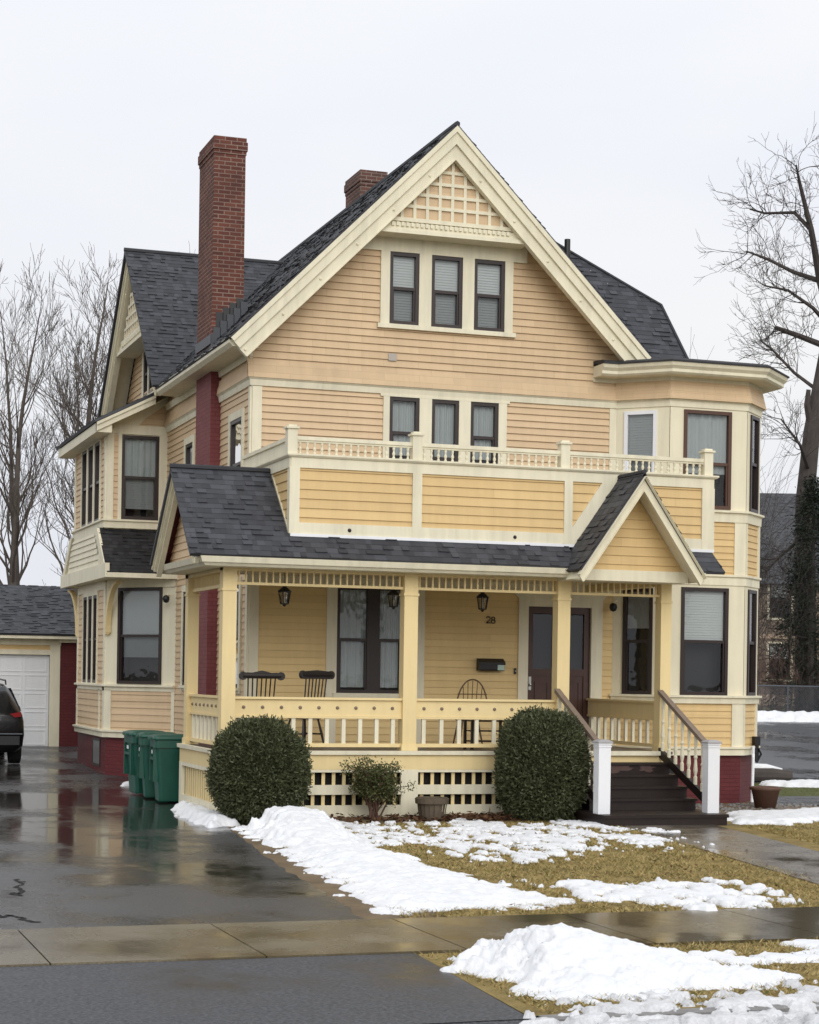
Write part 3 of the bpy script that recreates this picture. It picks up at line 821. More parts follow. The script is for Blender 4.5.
# skirt roof between the two storeys
mb = MB()
FK = slope_frame((0, 5.70, 4.03), (1, 0, 0), (0, 1.17, .92)); Lk = math.hypot(1.17, .92)
roof_plane(mb, FK, [(-1.36, 0), (-.02, 0), (-.02, Lk), (-1.36, Lk)], .115)
part(mb, 'skirt_roof', 'shingle_old')
FKL = Frame((-1.33, 0, 0), (0, 1, 0), (-1, 0, 0))
sk = [(5.72, 4.0), (11.4, 4.0), (10.3, 4.92), (6.85, 4.92)]
mb = MB(); mb.lap(FKL, [(6.6, 4.2), (10.7, 4.2), (10.2, 4.86), (7.3, 4.86)], (), .12, .022, .004); mb.flat(FKL, sk, (), .0)
part(mb, 'skirt_panel', 'cream', 'cream louvred panel between the bay storeys')
mb = MB()
mb.prism(FKL, [(5.70, 4.0), (5.98, 4.0), (7.2, 4.94), (6.83, 4.94)], 0, .05); mb.prism(FKL, [(11.2, 4.0), (11.5, 4.0), (10.3, 4.94), (10.0, 4.94)], 0, .05)
mb.box(FKL, 5.72, 11.45, 3.93, 4.2, -.02, .06); mb.box(FKL, 6.5, 6.65, 4.2, 4.7, 0, .04)
mb.abox(-1.33, .0, 5.72, 11.4, 3.94, 3.99)
mb.abox(-1.36, 0, 5.68, 5.76, 3.93, 4.02)
part(mb, 'skirt_trim', 'cream')
# lower chamfered storey
CB = [(-1.1, 10.7), (-1.1, 7.2), (0, 5.75)]
FC_L, FC_C = seg_frame(CB[0], CB[1]), seg_frame(CB[1], CB[2]); LC = math.dist(CB[1], CB[2])
cw = (.32, 1.46, 1.90, 3.78)
lw = [(3.5 - 1.42, 3.5 - .95, 1.9, 3.68), (3.5 - 2.05, 3.5 - 1.55, 1.9, 3.68), (3.5 - 2.68, 3.5 - 2.18, 1.9, 3.68)]
mb = MB(); mb.flat(FC_C, [(0, 1.78), (LC, 1.78), (LC, 3.96), (0, 3.96)], [cw], .0); part(mb, 'bay_wall', 'bay')
mb = MB(); mb.lap(FC_L, [(0, .9), (3.5, .9), (3.5, 3.96), (0, 3.96)], lw, .13, .018); part(mb, 'bay_siding', 'peach'); mb = MB(); mb.lap(FC_C, [(.16, .95), (LC - .0, .95), (LC, 1.8), (.16, 1.8)], (), .13, .018); part(mb, 'bay_siding', 'peach')
window(FC_C, *cw, blind=.5, lower=.5)
for u in lw: window(FC_L, *u, blind=.0, casing=(.07, .06, .1, .08))
mb = MB()
mb.sweep(CB, [(0, .84), (.06, .84), (.06, .93), (.10, .95), (.10, .985), (0, .99)]); mb.sweep(CB, [(0, 1.76), (.03, 1.76), (.03, 1.83), (.08, 1.845), (.08, 1.88), (0, 1.885)])
mb.box(FC_C, .0, .17, .98, 1.78, 0, .03); mb.box(FC_C, LC - .08, LC, .98, 1.78, 0, .03); mb.box(FC_L, 3.3, 3.5, .98, 3.9, 0, .03); mb.box(FC_L, 0, .12, .98, 3.9, 0, .03)
mb.box(FC_L, .12, 3.3, 3.76, 3.95, 0, .033); mb.box(FC_L, 2.85, 2.97, .98, 1.78, 0, .03)
mb.box(FC_C, .03, LC - .03, 3.785, 3.95, 0, .03)
part(mb, 'bay_trim', 'cream')
mb = MB(); mb.sweep(CB, [(-.12, -.3), (-.02, -.3), (-.02, .85), (-.12, .85)]); part(mb, 'foundation', 'maroon')
mb = MB(); mb.ring(FC_L, 2.0, 2.9, .22, .78, .05, -.03, -.005); w_ = part(mb, 'cellar_window', 'frame')
g = MB(); g.flat(FC_L, [(2.05, .27), (2.85, .27), (2.85, .73), (2.05, .73)], (), -.012); g.build('pane', m_plain('dusty_glass', (.12, .12, .115), .3), w_)
for (bx, by, dx, dy) in ((-1.1, 7.2, .12, -1.0), (-1.1, 10.6, -.12, 1.0)):
    mb = MB(); d = Vector((dx, dy)).normalized(); F = Frame((bx, by, 0), (d.x, d.y, 0), (-d.y, d.x, 0))
    arc = []
    for i in range(11):
        t = i / 10 * math.pi / 2
        arc.append((.04 + .82 * (1 - math.cos(t)) * .9, 2.95 + .95 * math.sin(t)))
    outer = [(u + .10 * (1 - i / 14), z - .05) for i, (u, z) in enumerate(arc)]
    for i in range(10):
        mb.prism(F, [arc[i], outer[i], outer[i + 1], arc[i + 1]], -.05, .05)
    mb.lathe(F.p(.08, 2.92, 0), [(0, -.08), (.05, -.05), (.055, 0), (.03, .05), (0, .06)], 10)
    part(mb, 'bracket', 'post')

# -- porch ------------------------------------------------------------------
PX0, PX1, PY = -1.14, 6.20, -3.0
mb = MB(); mb.abox(PX0 - .03, PX1, PY - .05, .0, .955, 1.0)
part(mb, 'porch_floor', 'deck')
mb = MB()
mb.sweep([(PX0, -.25), (PX0, PY), (4.28, PY)], [(0, .945), (.07, .945), (.075, 1.005), (0, 1.005)])
mb.box(FA, 4.28, 6.08, .94, 1.008, 2.95, 3.09)
part(mb, 'porch_edge', 'cream')
mb = MB(); mb.sweep([(PX0, -.25), (PX0, PY), (4.26, PY)], [(0, .72), (.025, .72), (.025, .945), (0, .945)]); mb.box(FA, 4.28, 6.08, .80, .94, 2.95, 3.03)
part(mb, 'rim_board', 'post')
FP = Frame((0, PY, 0), (1, 0, 0), (0, -1, 0)); FPL = Frame((PX0, 0, 0), (0, 1, 0), (-1, 0, 0))
mb = MB()
for a, b in ((PX0 - .0, -.92), (1.66, 1.93), (4.12, 4.28)): mb.box(FP, a, b, .0, .72, -.03, .028)
for a, b in ((-.92, 1.66), (1.93, 4.12)):
    for z0, z1 in ((0, .185), (.345, .49), (.68, .722)): mb.box(FP, a, b, z0, z1, -.03, .022)
for a, b in ((-3.0, -2.82), (-.42, -.25)): mb.box(FPL, a, b, 0, .72, -.03, .03)
mb.box(FPL, -2.82, -.42, 0, .2, -.03, .024); mb.box(FPL, -2.82, -.42, .66, .722, -.03, .024)
part(mb, 'porch_skirt', 'cream')
mb = MB()
for a, b in ((-.92, 1.66), (1.93, 4.12)):
    n_ = int((b - a) / .158)
    for i in range(n_):
        u = a + (i + .5) * (b - a) / n_; mb.box(FP, u - .026, u + .026, .0, .72, -.06, -.034)
    part(mb, 'skirt_picket', 'post'); mb = MB()
for i in range(15):
    u = -2.74 + i * .16; mb.box(FPL, u - .05, u + .05, .1, .7, -.05, -.032)
part(mb, 'skirt_picket', 'post')
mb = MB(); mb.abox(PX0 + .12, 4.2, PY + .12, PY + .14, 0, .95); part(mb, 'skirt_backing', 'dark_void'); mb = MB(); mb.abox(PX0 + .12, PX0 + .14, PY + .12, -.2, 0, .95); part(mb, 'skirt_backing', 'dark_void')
# posts
def post(x0, x1, y0, y1, z0=1.0, z1=3.72):
    mb = MB(); mb.abox(x0, x1, y0, y1, z0, z1); mb.abox(x0 - .018, x1 + .018, y0 - .018, y1 + .018, z0 + .001, z0 + .10)
    mb.abox(x0 - .014, x1 + .014, y0 - .014, y1 + .014, 3.36, 3.395)
    part(mb, 'porch_post', 'post')
PO = [(-1.13, -.92), (1.69, 1.91), (4.22, 4.43), (6.0, 6.18)]
for a, b in PO: post(a, b, -2.97, -2.76)
post(-1.13, -.95, -.55, -.35)
# ceiling, beams, frieze
mb = MB(); mb.abox(-1.5, 6.6, -3.2, .0, 3.76, 3.80); part(mb, 'porch_ceiling', 'ceil')
mb = MB()
mb.abox(-1.13, 6.2, -2.95, -2.78, 3.66, 3.758); mb.abox(-1.13, -.93, -2.78, -.3, 3.64, 3.757); mb.abox(6.0, 6.18, -2.78, -.02, 3.64, 3.757)
part(mb, 'porch_beam', 'post')
mb = MB()
for (a, _), (_, b) in zip([(-.92, 0), (1.91, 0), (4.43, 0)], [(0, 1.69), (0, 4.22), (0, 6.0)]):
    mb.abox(a, b, -2.90, -2.845, 3.455, 3.495)
    n_ = round((b - a) / .105)
    for i in range(n_):
        x = a + (i + .5) * (b - a) / n_; mb.abox(x - .012, x + .012, -2.885, -2.86, 3.495, 3.66)
mb.abox(-1.06, -1.0, -2.76, -.55, 3.42, 3.47)
for i in range(20): mb.abox(-1.045, -1.015, -2.7 + i * .11, -2.675 + i * .11, 3.47, 3.64)
part(mb, 'spindle_frieze', 'post')
# railings
def railing(F, a, b, n, holes=True):
    mb = MB()
    mb.box(F, a, b, 1.765, 1.80, n - .05, n + .055)
    mb.box(F, a, b, 1.52, 1.764, n - .018, n + .018)
    mb.box(F, a, b, 1.485, 1.519, n - .032, n + .036)
    mb.box(F, a, b, 1.055, 1.11, n - .035, n + .038)
    r = part(mb, 'porch_railing', 'post')
    k = max(2, round((b - a) / .272)); g = MB()
    for i in range(k):
        u = a + (i + .5) * (b - a) / k; g.box(F, u - .03, u + .03, 1.11, 1.485, n - .022, n + .022)
        if F is FP or i == k - 1: g.build('baluster', M['cream'], r); g = MB()
    if holes:
        g = MB(); k2 = max(2, round((b - a) / .275))
        for i in range(k2):
            u = a + (i + .5) * (b - a) / k2; c = F.p(u, 1.645, n + .018)
            g.lathe(c, [(.0, -.028), (.024, -.016), (.029, 0), (.024, .016), (0, .028)], 8)
        g.build('rosette', M['rail_wood'], r)
railing(FP, -.92, 1.69, -.12); railing(FP, 1.91, 4.22, -.12)
FPS = Frame((PX0 + .1, 0, 0), (0, 1, 0), (-1, 0, 0)); railing(FPS, -2.76, -.55, .0)
FPR = Frame((6.09, 0, 0), (0, 1, 0), (-1, 0, 0)); railing(FPR, -2.76, -.02, .0, False)
# porch roof
kz = (5.25 - 3.86) / 1.52
FR1 = slope_frame((0, -3.40, 3.86), (1, 0, 0), (0, 1.52, 1.39)); LR = math.hypot(1.52, 1.39); fr = math.hypot(.42, .42 * kz)
FR2 = slope_frame((0, -.36, 3.86), (1, 0, 0), (0, -1.52, 1.39))
mb = MB()
roof_plane(mb, FR1, [(-1.72, 0), (-.17, 0), (-.17, LR), (-1.72, LR)])
roof_plane(mb, FR1, [(-.17, 0), (4.35, 0), (4.35, fr), (-.17, fr)])
roof_plane(mb, FR1, [(6.2, 0), (6.90, 0), (6.84, fr), (6.2, fr)])
roof_plane(mb, FR2, [(-1.72, 0), (-.02, 0), (-.02, LR), (-1.72, LR)])
mb.tube([(-1.73, -1.88, 5.27), (-.17, -1.88, 5.27)], .04, 6)
part(mb, 'porch_roof', 'shingle')
mb = MB()
prof = [(0, 3.70), (.36, 3.70), (.36, 3.735), (.40, 3.75), (.42, 3.845), (.0, 3.862)]
mb.sweep([(-1.15, -.38), (-1.15, -3.0), (6.25, -3.0), (6.55, -3.0)], [(0, 3.70), (.33, 3.70), (.36, 3.735), (.39, 3.75), (.42, 3.835), (.0, 3.858)])
part(mb, 'porch_eave', 'cream')
# left gable end of porch roof
FG = Frame((-1.43, 0, 0), (0, 1, 0), (-1, 0, 0))
mb = MB(); mb.lap(FG, [(-3.2, 3.86), (-.55, 3.86), (-1.88, 5.1)], (), .115, .016); part(mb, 'porch_gable_wall', 'peach')
bargeboards(FG, -1.88, 5.20, 1.46, 1.55, .18, crown=.10, flat=.17, bead=False, slope=kz, th=.06)
mb = MB()
mb.poly([(-1.60, -1.88, 5.16), (-1.60, -.42, 3.83), (-1.18, -.42, 3.83), (-1.18, -1.88, 5.16)]); part(mb, 'gable_soffit', 'maroon', 'maroon boarded soffit')
mb = MB(); mb.poly([(-1.60, -1.88, 5.16), (-1.60, -3.35, 3.82), (-1.18, -3.35, 3.82), (-1.18, -1.88, 5.16)]); part(mb, 'gable_soffit', 'cream')
# steep gable over the steps
GX, GH, GY, GZ = 5.20, 1.045, -3.95, 5.30; GB = 3.80; gs = (GZ - GB) / GH
mb = MB()
FG1 = slope_frame((GX - GH, 0, GB), (0, 1, 0), (GH, 0, GZ - GB)); LG = math.hypot(GH, GZ - GB); FG2 = slope_frame((GX + GH, 0, GB), (0, 1, 0), (-GH, 0, GZ - GB))
roof_plane(mb, FG1, [(GY, 0), (-2.4, 0), (-2.4, LG), (GY, LG)]); roof_plane(mb, FG2, [(GY, 0), (-2.4, 0), (-2.4, LG), (GY, LG)])
mb.tube([(GX, GY - .01, GZ + .02), (GX, -2.4, GZ + .02)], .035, 6)
part(mb, 'porch_gable_roof', 'shingle')
FGA = Frame((0, 0, 0), (1, 0, 0), (0, -1, 0))
bargeboards(FGA, GX, GZ - .05, GH + .02, GH + .02, 3.93, crown=.03, flat=.20, bead=False, slope=gs, th=.05)
mb = MB(); mb.lap(FGA, [(GX - GH + .04, 3.72), (GX + GH - .04, 3.72), (GX, GZ - .16)], (), .14, .016, 3.46); part(mb, 'porch_gable_wall', 'yellow')
mb = MB(); mb.box(FGA, GX - GH + .06, GX + GH - .06, 3.66, 3.83, 2.9, 3.52)
for sg in (-1, 1): mb.poly([(GX, GY + .03, GZ - .14), (GX + sg * GH, GY + .03, GB - .14), (GX + sg * GH, -3.4, GB - .14), (GX, -3.4, GZ - .14)])
part(mb, 'porch_gable_trim', 'cream')
# steps
ST = []
for k in range(5):
    ST.append((-3.06 - .30 * (5 - k), .167 * (k + 1)))      # nosing y, top z (k=0 lowest)
mb = MB()
for k, (y, z) in enumerate(ST):
    if k == 0: continue
    mb.abox(4.22, 6.03, y, -3.03, z - .035, z); mb.abox(4.24, 6.01, y + .03, -3.03, z - .167, z - .035)
mb.abox(4.03, 6.05, -5.22, -3.1, .12, .167); mb.abox(4.05, 6.03, -5.2, -3.1, 0.0, .12)
part(mb, 'porch_steps', 'step')
mb = MB(); n_ = rnd
for (x, y, w, z) in ((4.75, -3.36, .30, .83), (5.1, -3.36, .5, .832), (5.6, -3.36, .3, .829)):
    F = Frame((0, y - .002, 0), (1, 0, 0), (0, -1, 0))
    pts = []
    for i in range(28):
        t = 2 * math.pi * i / 28; r = 1 + .75 * noise.fractal((x * 3 + 1.6 * math.cos(t), 1.6 * math.sin(t), 0), .7, 2, 3); pts.append((x + w / 2 * math.cos(t) * r, z - .09 + .055 * math.sin(t) * r))
    mb.prism(F, pts, -.03, -.024)
part(mb, 'worn_paint', m_plain('worn_step_wood', (.085, .05, .042), .7, var=.4))
for x, side in ((4.22, 'l'), (6.0, 'r')):
    mb = MB(); y0, z0, y1, z1 = -2.98, 1.98, -4.79, 1.10
    F = Frame((x, 0, 0), (0, 1, 0), (-1, 0, 0))
    mb.prism(F, [(y0, z0), (y1, z1), (y1, z1 - .065), (y0, z0 - .065)], -.045, .045)
    r = part(mb, 'stair_handrail', 'rail_wood')
    g = MB()
    for i in range(8):
        t = (i + .5) / 8; y = y0 + (y1 - y0) * t; zt = z0 + (z1 - z0) * t - .065; zb = 1.02 + (.30 - 1.02) * t
        L = zt - zb
        g.lathe((x, y, zb), [(.03, 0), (.03, L * .18), (.018, L * .2), (.034, L * .3), (.02, L * .52), (.033, L * .56), (.018, L * .6), (.026, L * .8), (.03, L * .82), (.03, L)], 8); g.build('baluster', M['cream'], r); g = MB()
    g = MB(); g.prism(F, [(-3.0, 1.06), (-4.85, .30), (-4.85, .16), (-3.0, .92)], -.03, .03); g.build('stringer', M['step'], r)
for x in (4.07, 5.85):
    mb = MB(); a, b = -4.96, -4.78
    mb.abox(x - .02, x + .17, a, b, .167, 1.18); mb.abox(x - .035, x + .185, a - .015, b + .015, 1.18, 1.205)
    mb.abox(x - .03, x + .18, a - .01, b + .01, 1.145, 1.16)
    nw = part(mb, 'newel_post', 'white', 'white vinyl newel sleeve with grey cap')
    g = MB(); c = V(x + .075, (a + b) / 2, 1.205)
    base = [c + V(sx * .118, sy * .118, 0) for sx, sy in ((-1, -1), (1, -1), (1, 1), (-1, 1))]
    top = [c + V(sx * .06, sy * .06, .05) for sx, sy in ((-1, -1), (1, -1), (1, 1), (-1, 1))]
    g.loft([base, [p + V(0, 0, .02) for p in base], top]); g.build('newel_cap', m_plain('grey_cap', (.36, .35, .35), .6), nw)

# -- balcony ----------------------------------------------------------------
BX0, BX1, BY = -.12, 6.85, -3.0
FBF = Frame((0, BY, 0), (1, 0, 0), (0, -1, 0)); FBL = Frame((BX0, 0, 0), (0, 1, 0), (-1, 0, 0)); FBR = Frame((BX1, 0, 0), (0, -1, 0), (1, 0, 0))
mb = MB(); mb.lap(FBF, [(BX0, 4.18), (BX1, 4.18), (BX1, 5.36), (BX0, 5.36)], (), .14, .018); part(mb, 'balcony_wall', 'yellow')
mb = MB(); mb.lap(FBL, [(-3.0, 4.12), (0, 5.0), (0, 5.36), (-3.0, 5.36)], (), .14, .018); part(mb, 'balcony_wall', 'yellow')
mb = MB(); mb.flat(FBR, [(0, 3.9), (3.0, 3.9), (3.0, 5.36), (0, 5.36)]); part(mb, 'balcony_wall', 'yellow')
mb = MB()
mb.box(FBF, BX0 - .02, BX1 + .02, 5.215, 5.37, -.02, .04); mb.box(FBF, BX0 - .02, BX1 + .02, 4.235, 4.40, -.02, .036)
for a, b in ((BX0 - .04, -.005), (1.77, 1.92), (4.27, 4.41), (6.66, BX1 + .03)): mb.box(FBF, a, b, 4.235, 5.216, -.02, .042)
gx = lambda z: GH * (GZ - z) / (GZ - GB)
for s in (-1, 1):
    def dp(z, o): return (GX + s * (gx(z) + o), z)
    mb.prism(FBF, [dp(4.24, .0), dp(4.24, .23), dp(5.216, .23), dp(5.216, .0)], -.01, .044)
mb.box(FBL, -3.02, 0, 5.215, 5.37, -.02, .04)
mb.prism(FBL, [(-3.02, 4.22), (-1.88, 5.26), (-1.66, 5.26), (-2.9, 4.22)], -.01, .03)
mb.prism(FBL, [(-3.02, 4.22), (-2.86, 4.22), (-2.86, 5.22), (-3.02, 5.22)], -.01, .028)
mb.sweep([(BX0, 0), (BX0, BY), (BX1, BY), (BX1, 0)], [(-.1, 5.37), (.06, 5.37), (.085, 5.395), (.085, 5.42), (-.1, 5.42)])
part(mb, 'balcony_trim', 'cream')
mb = MB(); mb.box(FBF, BX0 - .02, BX1 + .03, 4.19, 4.234, -.02, .05); part(mb, 'flashing', 'white')
mb = MB(); mb.abox(BX0 + .02, BX1 - .02, BY + .02, -.05, 5.30, 5.34); part(mb, 'balcony_floor', 'deck')
# balustrade
def balustrade(F, a, b, n, step=.114):
    mb = MB(); mb.box(F, a, b, 5.63, 5.685, n - .04, n + .04); mb.box(F, a, b, 5.60, 5.63, n - .022, n + .022)
    r = part(mb, 'balustrade_rail', 'cream')
    g = MB(); k = round((b - a) / step)
    for i in range(k):
        u = a + (i + .5) * (b - a) / k
        g.lathe(F.p(u, 5.42, n), [(.022, 0), (.022, .03), (.012, .04), (.026, .08), (.012, .12), (.021, .15), (.021, .18)], 7); g.build('baluster', M['cream'], r); g = MB()
bp = [(-.20, -.05), (1.76, 1.91), (4.20, 4.35), (6.69, 6.84)]
for (a0, a1), (b0, b1) in zip(bp, bp[1:]): balustrade(FBF, a1, b0, -.02)
mb = MB(); mb.box(FBL, -2.9, -.03, 5.63, 5.685, -.04, .04); mb.box(FBL, -2.9, -.03, 5.42, 5.63, -.01, .012); part(mb, 'side_parapet', 'cream')
for a, b in bp:
    mb = MB(); mb.box(FBF, a, b, 5.42, 5.79, -.10, .05); mb.box(FBF, a - .025, b + .025, 5.79, 5.82, -.125, .075); mb.box(FBF, a + .01, b - .01, 5.82, 5.85, -.09, .04)
    part(mb, 'balustrade_post', 'cream')
mb = MB()
for u in (.78, 3.45):
    mb.lathe(FBF.p(u, 4.31, .03), [(0, -.032), (.024, -.022), (.032, 0), (.024, .022), (0, .032)], 10)
part(mb, 'drain_outlet', 'black')
# downspout beside the right bay
mb = MB(); mb.tube([(9.0, -.60, 1.0), (9.0, -.60, .86), (8.98, -.64, .8), (8.90, -.76, .02)], .028, 8); part(mb, 'drainpipe', 'white')
mb = MB(); mb.tube([(9.20, -.36, 1.12), (9.20, -.36, .72)], .04, 8); mb.abox(9.14, 9.24, -.42, -.3, 1.0, 1.16); mb.tube([(9.2, -.42, .95), (9.27, -.40, .85), (9.2, -.36, .7)], .02, 6); part(mb, 'meter_box', 'black')

# ------------------------------------------------------------------ porch things
def lantern(loc, label):
    t = thing('hanging_lantern', label, 'lantern', loc, 'black carriage lanterns under the porch ceiling')
    mb = MB()
    for k in range(6):
        a = k * math.pi / 3; c, s = math.cos(a), math.sin(a)
        mb.tube([(c * .065, s * .065, .02), (c * .095, s * .095, .20)], .008, 4)
    mb.lathe((0, 0, 0), [(.0, -.03), (.02, -.02), (.03, 0), (.075, .012), (.075, .024), (0, .026)], 6)
    mb.lathe((0, 0, 0), [(.11, .198), (.115, .212), (.06, .26), (.035, .275), (.035, .295), (.045, .30), (.02, .325), (.0, .33)], 6)
    mb.build('lantern_frame', M['black'], t)
    mb = MB(); mb.lathe((0, 0, 0), [(.062, .026), (.09, .196)], 6); mb.build('lantern_glass', M['lampglass'], t)
    mb = MB(); mb.tube([(0, 0, .024), (0, 0, .12)], .014, 8); mb.build('candle', m_plain('candle_tube', (.75, .72, .62), .6), t)
    mb = MB(); mb.tube([(0, 0, .33), (0, 0, .53)], .006, 5); mb.lathe((0, 0, .52), [(.0, -.005), (.05, 0), (.05, .02), (0, .025)], 10); mb.build('chain', M['black'], t)
    return t
lan = lantern((.20, -1.5, 3.225), 'black porch lantern hanging above the two dark chairs')
copy_thing(lan, (2.0, -1.5, 3.225), 0, 'black porch lantern hanging in front of the dark double window')
copy_thing(lan, (3.52, -1.5, 3.225), 0, 'black porch lantern hanging above the house number')

def chair_spindle(loc, rz, label, hi=1.16, w=.50, swap=False):
    t = thing('spindle_chair', label, 'chair', loc, None, rz)
    m = M['chair']
    mb = MB(); ring = []
    for i in range(20):
        a = 2 * math.pi * i / 20; ring.append((w / 2 * math.copysign(abs(math.cos(a)) ** .6, math.cos(a)), .22 * math.copysign(abs(math.sin(a)) ** .6, math.sin(a))))
    mb.prism(Frame((0, 0, 0), (1, 0, 0), (0, 0, 1), (0, 1, 0)), ring, .43, .47); mb.build('seat', m, t)
    for sx in (-1, 1):
        for sy in (-1, 1):
            mb = MB(); mb.tube([(sx * .16, sy * .15, .43), (sx * .20, sy * .19, .22), (sx * .235, sy * .225, .0)], [.016, .022, .014], 7); mb.build('leg', m, t)
    mb = MB(); mb.tube([(-.2, -.19, .2), (-.2, .19, .2)], .012, 6); mb.tube([(.2, -.19, .2), (.2, .19, .2)], .012, 6); mb.tube([(-.2, 0, .2), (.2, 0, .2)], .012, 6); mb.build('stretcher', m, t)
    mb = MB()
    for i in range(7):
        u = -.20 + i * .4 / 6; mb.tube([(u, .19, .47), (u * 1.12, .27, hi - .06)], .012, 5)
    mb.build('back_spindle', m, t)
    mb = MB(); F = Frame((0, .275, 0), (1, 0, 0), (0, 1, 0))
    pts = [(-.27, hi - .09), (.27, hi - .09), (.30, hi - .03), (.24, hi), (.16, hi - .005), (0, hi + .03), (-.16, hi - .005), (-.24, hi), (-.30, hi - .03)]
    if swap: pts = [(-.27, hi - .12), (.27, hi - .12), (.33, hi - .07), (.27, hi), (.0, hi + .02), (-.27, hi)]
    mb.prism(F, pts, -.018, .018); [mb.tube([(sx_ * .31, .255, hi - .055), (sx_ * .31, .30, hi - .055)], .066, 10) for sx_ in (-1, 1)]; mb.tube([(-.31, .275, hi - .05), (.31, .275, hi - .05)], .046, 8); mb.build('crest_rail', m, t)
    for s in (-1, 1):
        mb = MB(); mb.tube([(s * .25, .24, .70), (s * .27, 0, .69), (s * .26, -.16, .68)], .018, 6); mb.tube([(s * .24, -.12, .47), (s * .26, -.13, .68)], .012, 6); mb.build('armrest', m, t)
    return t
chair_spindle((-.17, -1.25, 1.0), R(184), 'dark spindle armchair with long low crest rail, left of its companion on the porch', 1.16, .60)
chair_spindle((.62, -1.25, 1.0), R(208), 'dark spindle armchair with curved tall crest beside the double window', 1.19, .48, True)
t = thing('hoop_chair', 'brown hoop back chair under the black mailbox on the porch', 'chair', (3.45, -1.1, 1.0), None, R(175))
m = M['chair_wicker']
mb = MB(); mb.lathe((0, 0, 0), [(.0, .42), (.2, .42), (.22, .44), (.2, .46), (0, .46)], 18); mb.build('seat', m, t)
for sx in (-1, 1):
    for sy in (-1, 1):
        mb = MB(); mb.tube([(sx * .13, sy * .13, .42), (sx * .2, sy * .2, 0)], [.018, .013], 7); mb.build('leg', m, t)
mb = MB(); mb.tube([(.27 * math.cos(a), .20 + .05 * math.sin(a), .46 + .64 * math.sin(a) ** .8 if a > 0 else .46) for a in [math.pi * i / 20 for i in range(20)]] + [(-.27, .2, .46)], .013, 7); mb.build('back_hoop', m, t)
mb = MB()
for i in range(5):
    u = -.16 + i * .08; mb.tube([(u * .8, .19, .46), (u, .25, .46 + .62 * (1 - (u / .29) ** 2) ** .5)], .007, 5)
mb.tube([(-.25, .235, .86), (.25, .235, .86)], .007, 5)
mb.build('back_spindle', m, t)
t = thing('plant_stand', 'small dark slatted stand behind the porch railing by the tall bush', 'stand', (3.35, -2.2, 1.0))
mb = MB()
for z in (.12, .28, .44):
    for i in range(4): mb.abox(-.3, .3, -.16 + i * .09, -.10 + i * .09, z, z + .018)
mb.build('shelf', M['chair'], t)
for sx in (-1, 1):
    for sy in (-1, 1):
        mb = MB(); mb.abox(sx * .3 - .02, sx * .3 + .02, sy * .16 - .02, sy * .16 + .02, 0, .50); mb.build('leg', M['chair'], t)
# mailbox
t = thing('mailbox', 'black wall mailbox with pale green sticker beside the door', 'mailbox', (4.22, -.03, 2.25))
mb = MB(); F = Frame((0, 0, 0), (1, 0, 0), (0, -1, 0))
mb.prism(Frame((0, 0, 0), (0, -1, 0), (1, 0, 0)), [(0, 0), (.12, 0), (.14, .02), (.14, .14), (.04, .20), (0, .20)], -.23, .23); mb.build('mailbox_body', M['black'], t)
mb = MB(); mb.prism(Frame((0, 0, 0), (0, -1, 0), (1, 0, 0)), [(.02, .208), (.045, .208), (.152, .142), (.152, .10), (.142, .10), (.142, .138)], -.24, .24); mb.build('mailbox_lid', M['black'], t)
mb = MB(); mb.box(F, .10, .225, .01, .11, .141, .145); mb.build('sticker', m_plain('pale_green_sticker', (.42, .55, .48), .5), t)
# house number
t = thing('house_number', 'black house number 28 on the yellow porch wall', 'number sign', (4.15, -.03, 3.06)); t.scale = (.85, 1, .85)
def digit(mb, strokes, x):
    F = Frame((x, 0, 0), (1, 0, 0), (0, -1, 0))
    for st in strokes:
        mb.tube([F.p(u, w, .01) for u, w in st], .0105, 6)
arc = lambda cx, cz, rx, rz, a0, a1, n=12: [(cx + rx * math.cos(R(a0 + (a1 - a0) * i / n)), cz + rz * math.sin(R(a0 + (a1 - a0) * i / n))) for i in range(n + 1)]
mb = MB(); digit(mb, [arc(.045, .095, .04, .035, 170, -40) + [(.008, .008)], [(.0, .008), (.09, .008)]], 0); mb.build('numeral', M['black'], t)
mb = MB(); digit(mb, [arc(.045, .098, .032, .030, 0, 360), arc(.045, .035, .042, .034, 0, 360)], .105); mb.build('numeral', M['black'], t)
t = thing('doorbell', 'small dark doorbell on the trim left of the door', 'doorbell', (4.70, -.02, 2.25))
mb = MB(); mb.box(F, -.02, .02, -.05, .05, 0, .02); mb.build('bell_plate', M['black'], t)
mb = MB(); mb.lathe((0, -.02, 0), [(0, -.014), (.012, 0), (0, .014)], 8); mb.build('bell_button', M['white'], t)
# security cameras
def sec_cam(loc, d, label):
    t = thing('security_camera', label, 'camera', loc)
    mb = MB(); d = Vector(d).normalized()
    mb.tube([(0, 0, 0), tuple(d * .10), tuple(d * .16 - V(0, 0, .05))], .018, 7); mb.build('camera_arm', M['cream'], t)
    mb = MB(); c = d * .18 - V(0, 0, .10); mb.lathe(c, [(0, -.075), (.05, -.055), (.07, 0), (.06, .05), (.03, .075), (0, .08)], 12); mb.build('camera_body', M['black'], t, True)
    return t
sec_cam((-.12, 5.86, 3.62), (-.5, -.8, .1), 'round black security camera on the left bay beside its big lower window')
sec_cam(FB[0].p(.08, 3.50, .02), (-.7, -.7, -.1), 'small black security camera on cream trim beside the right bay window')

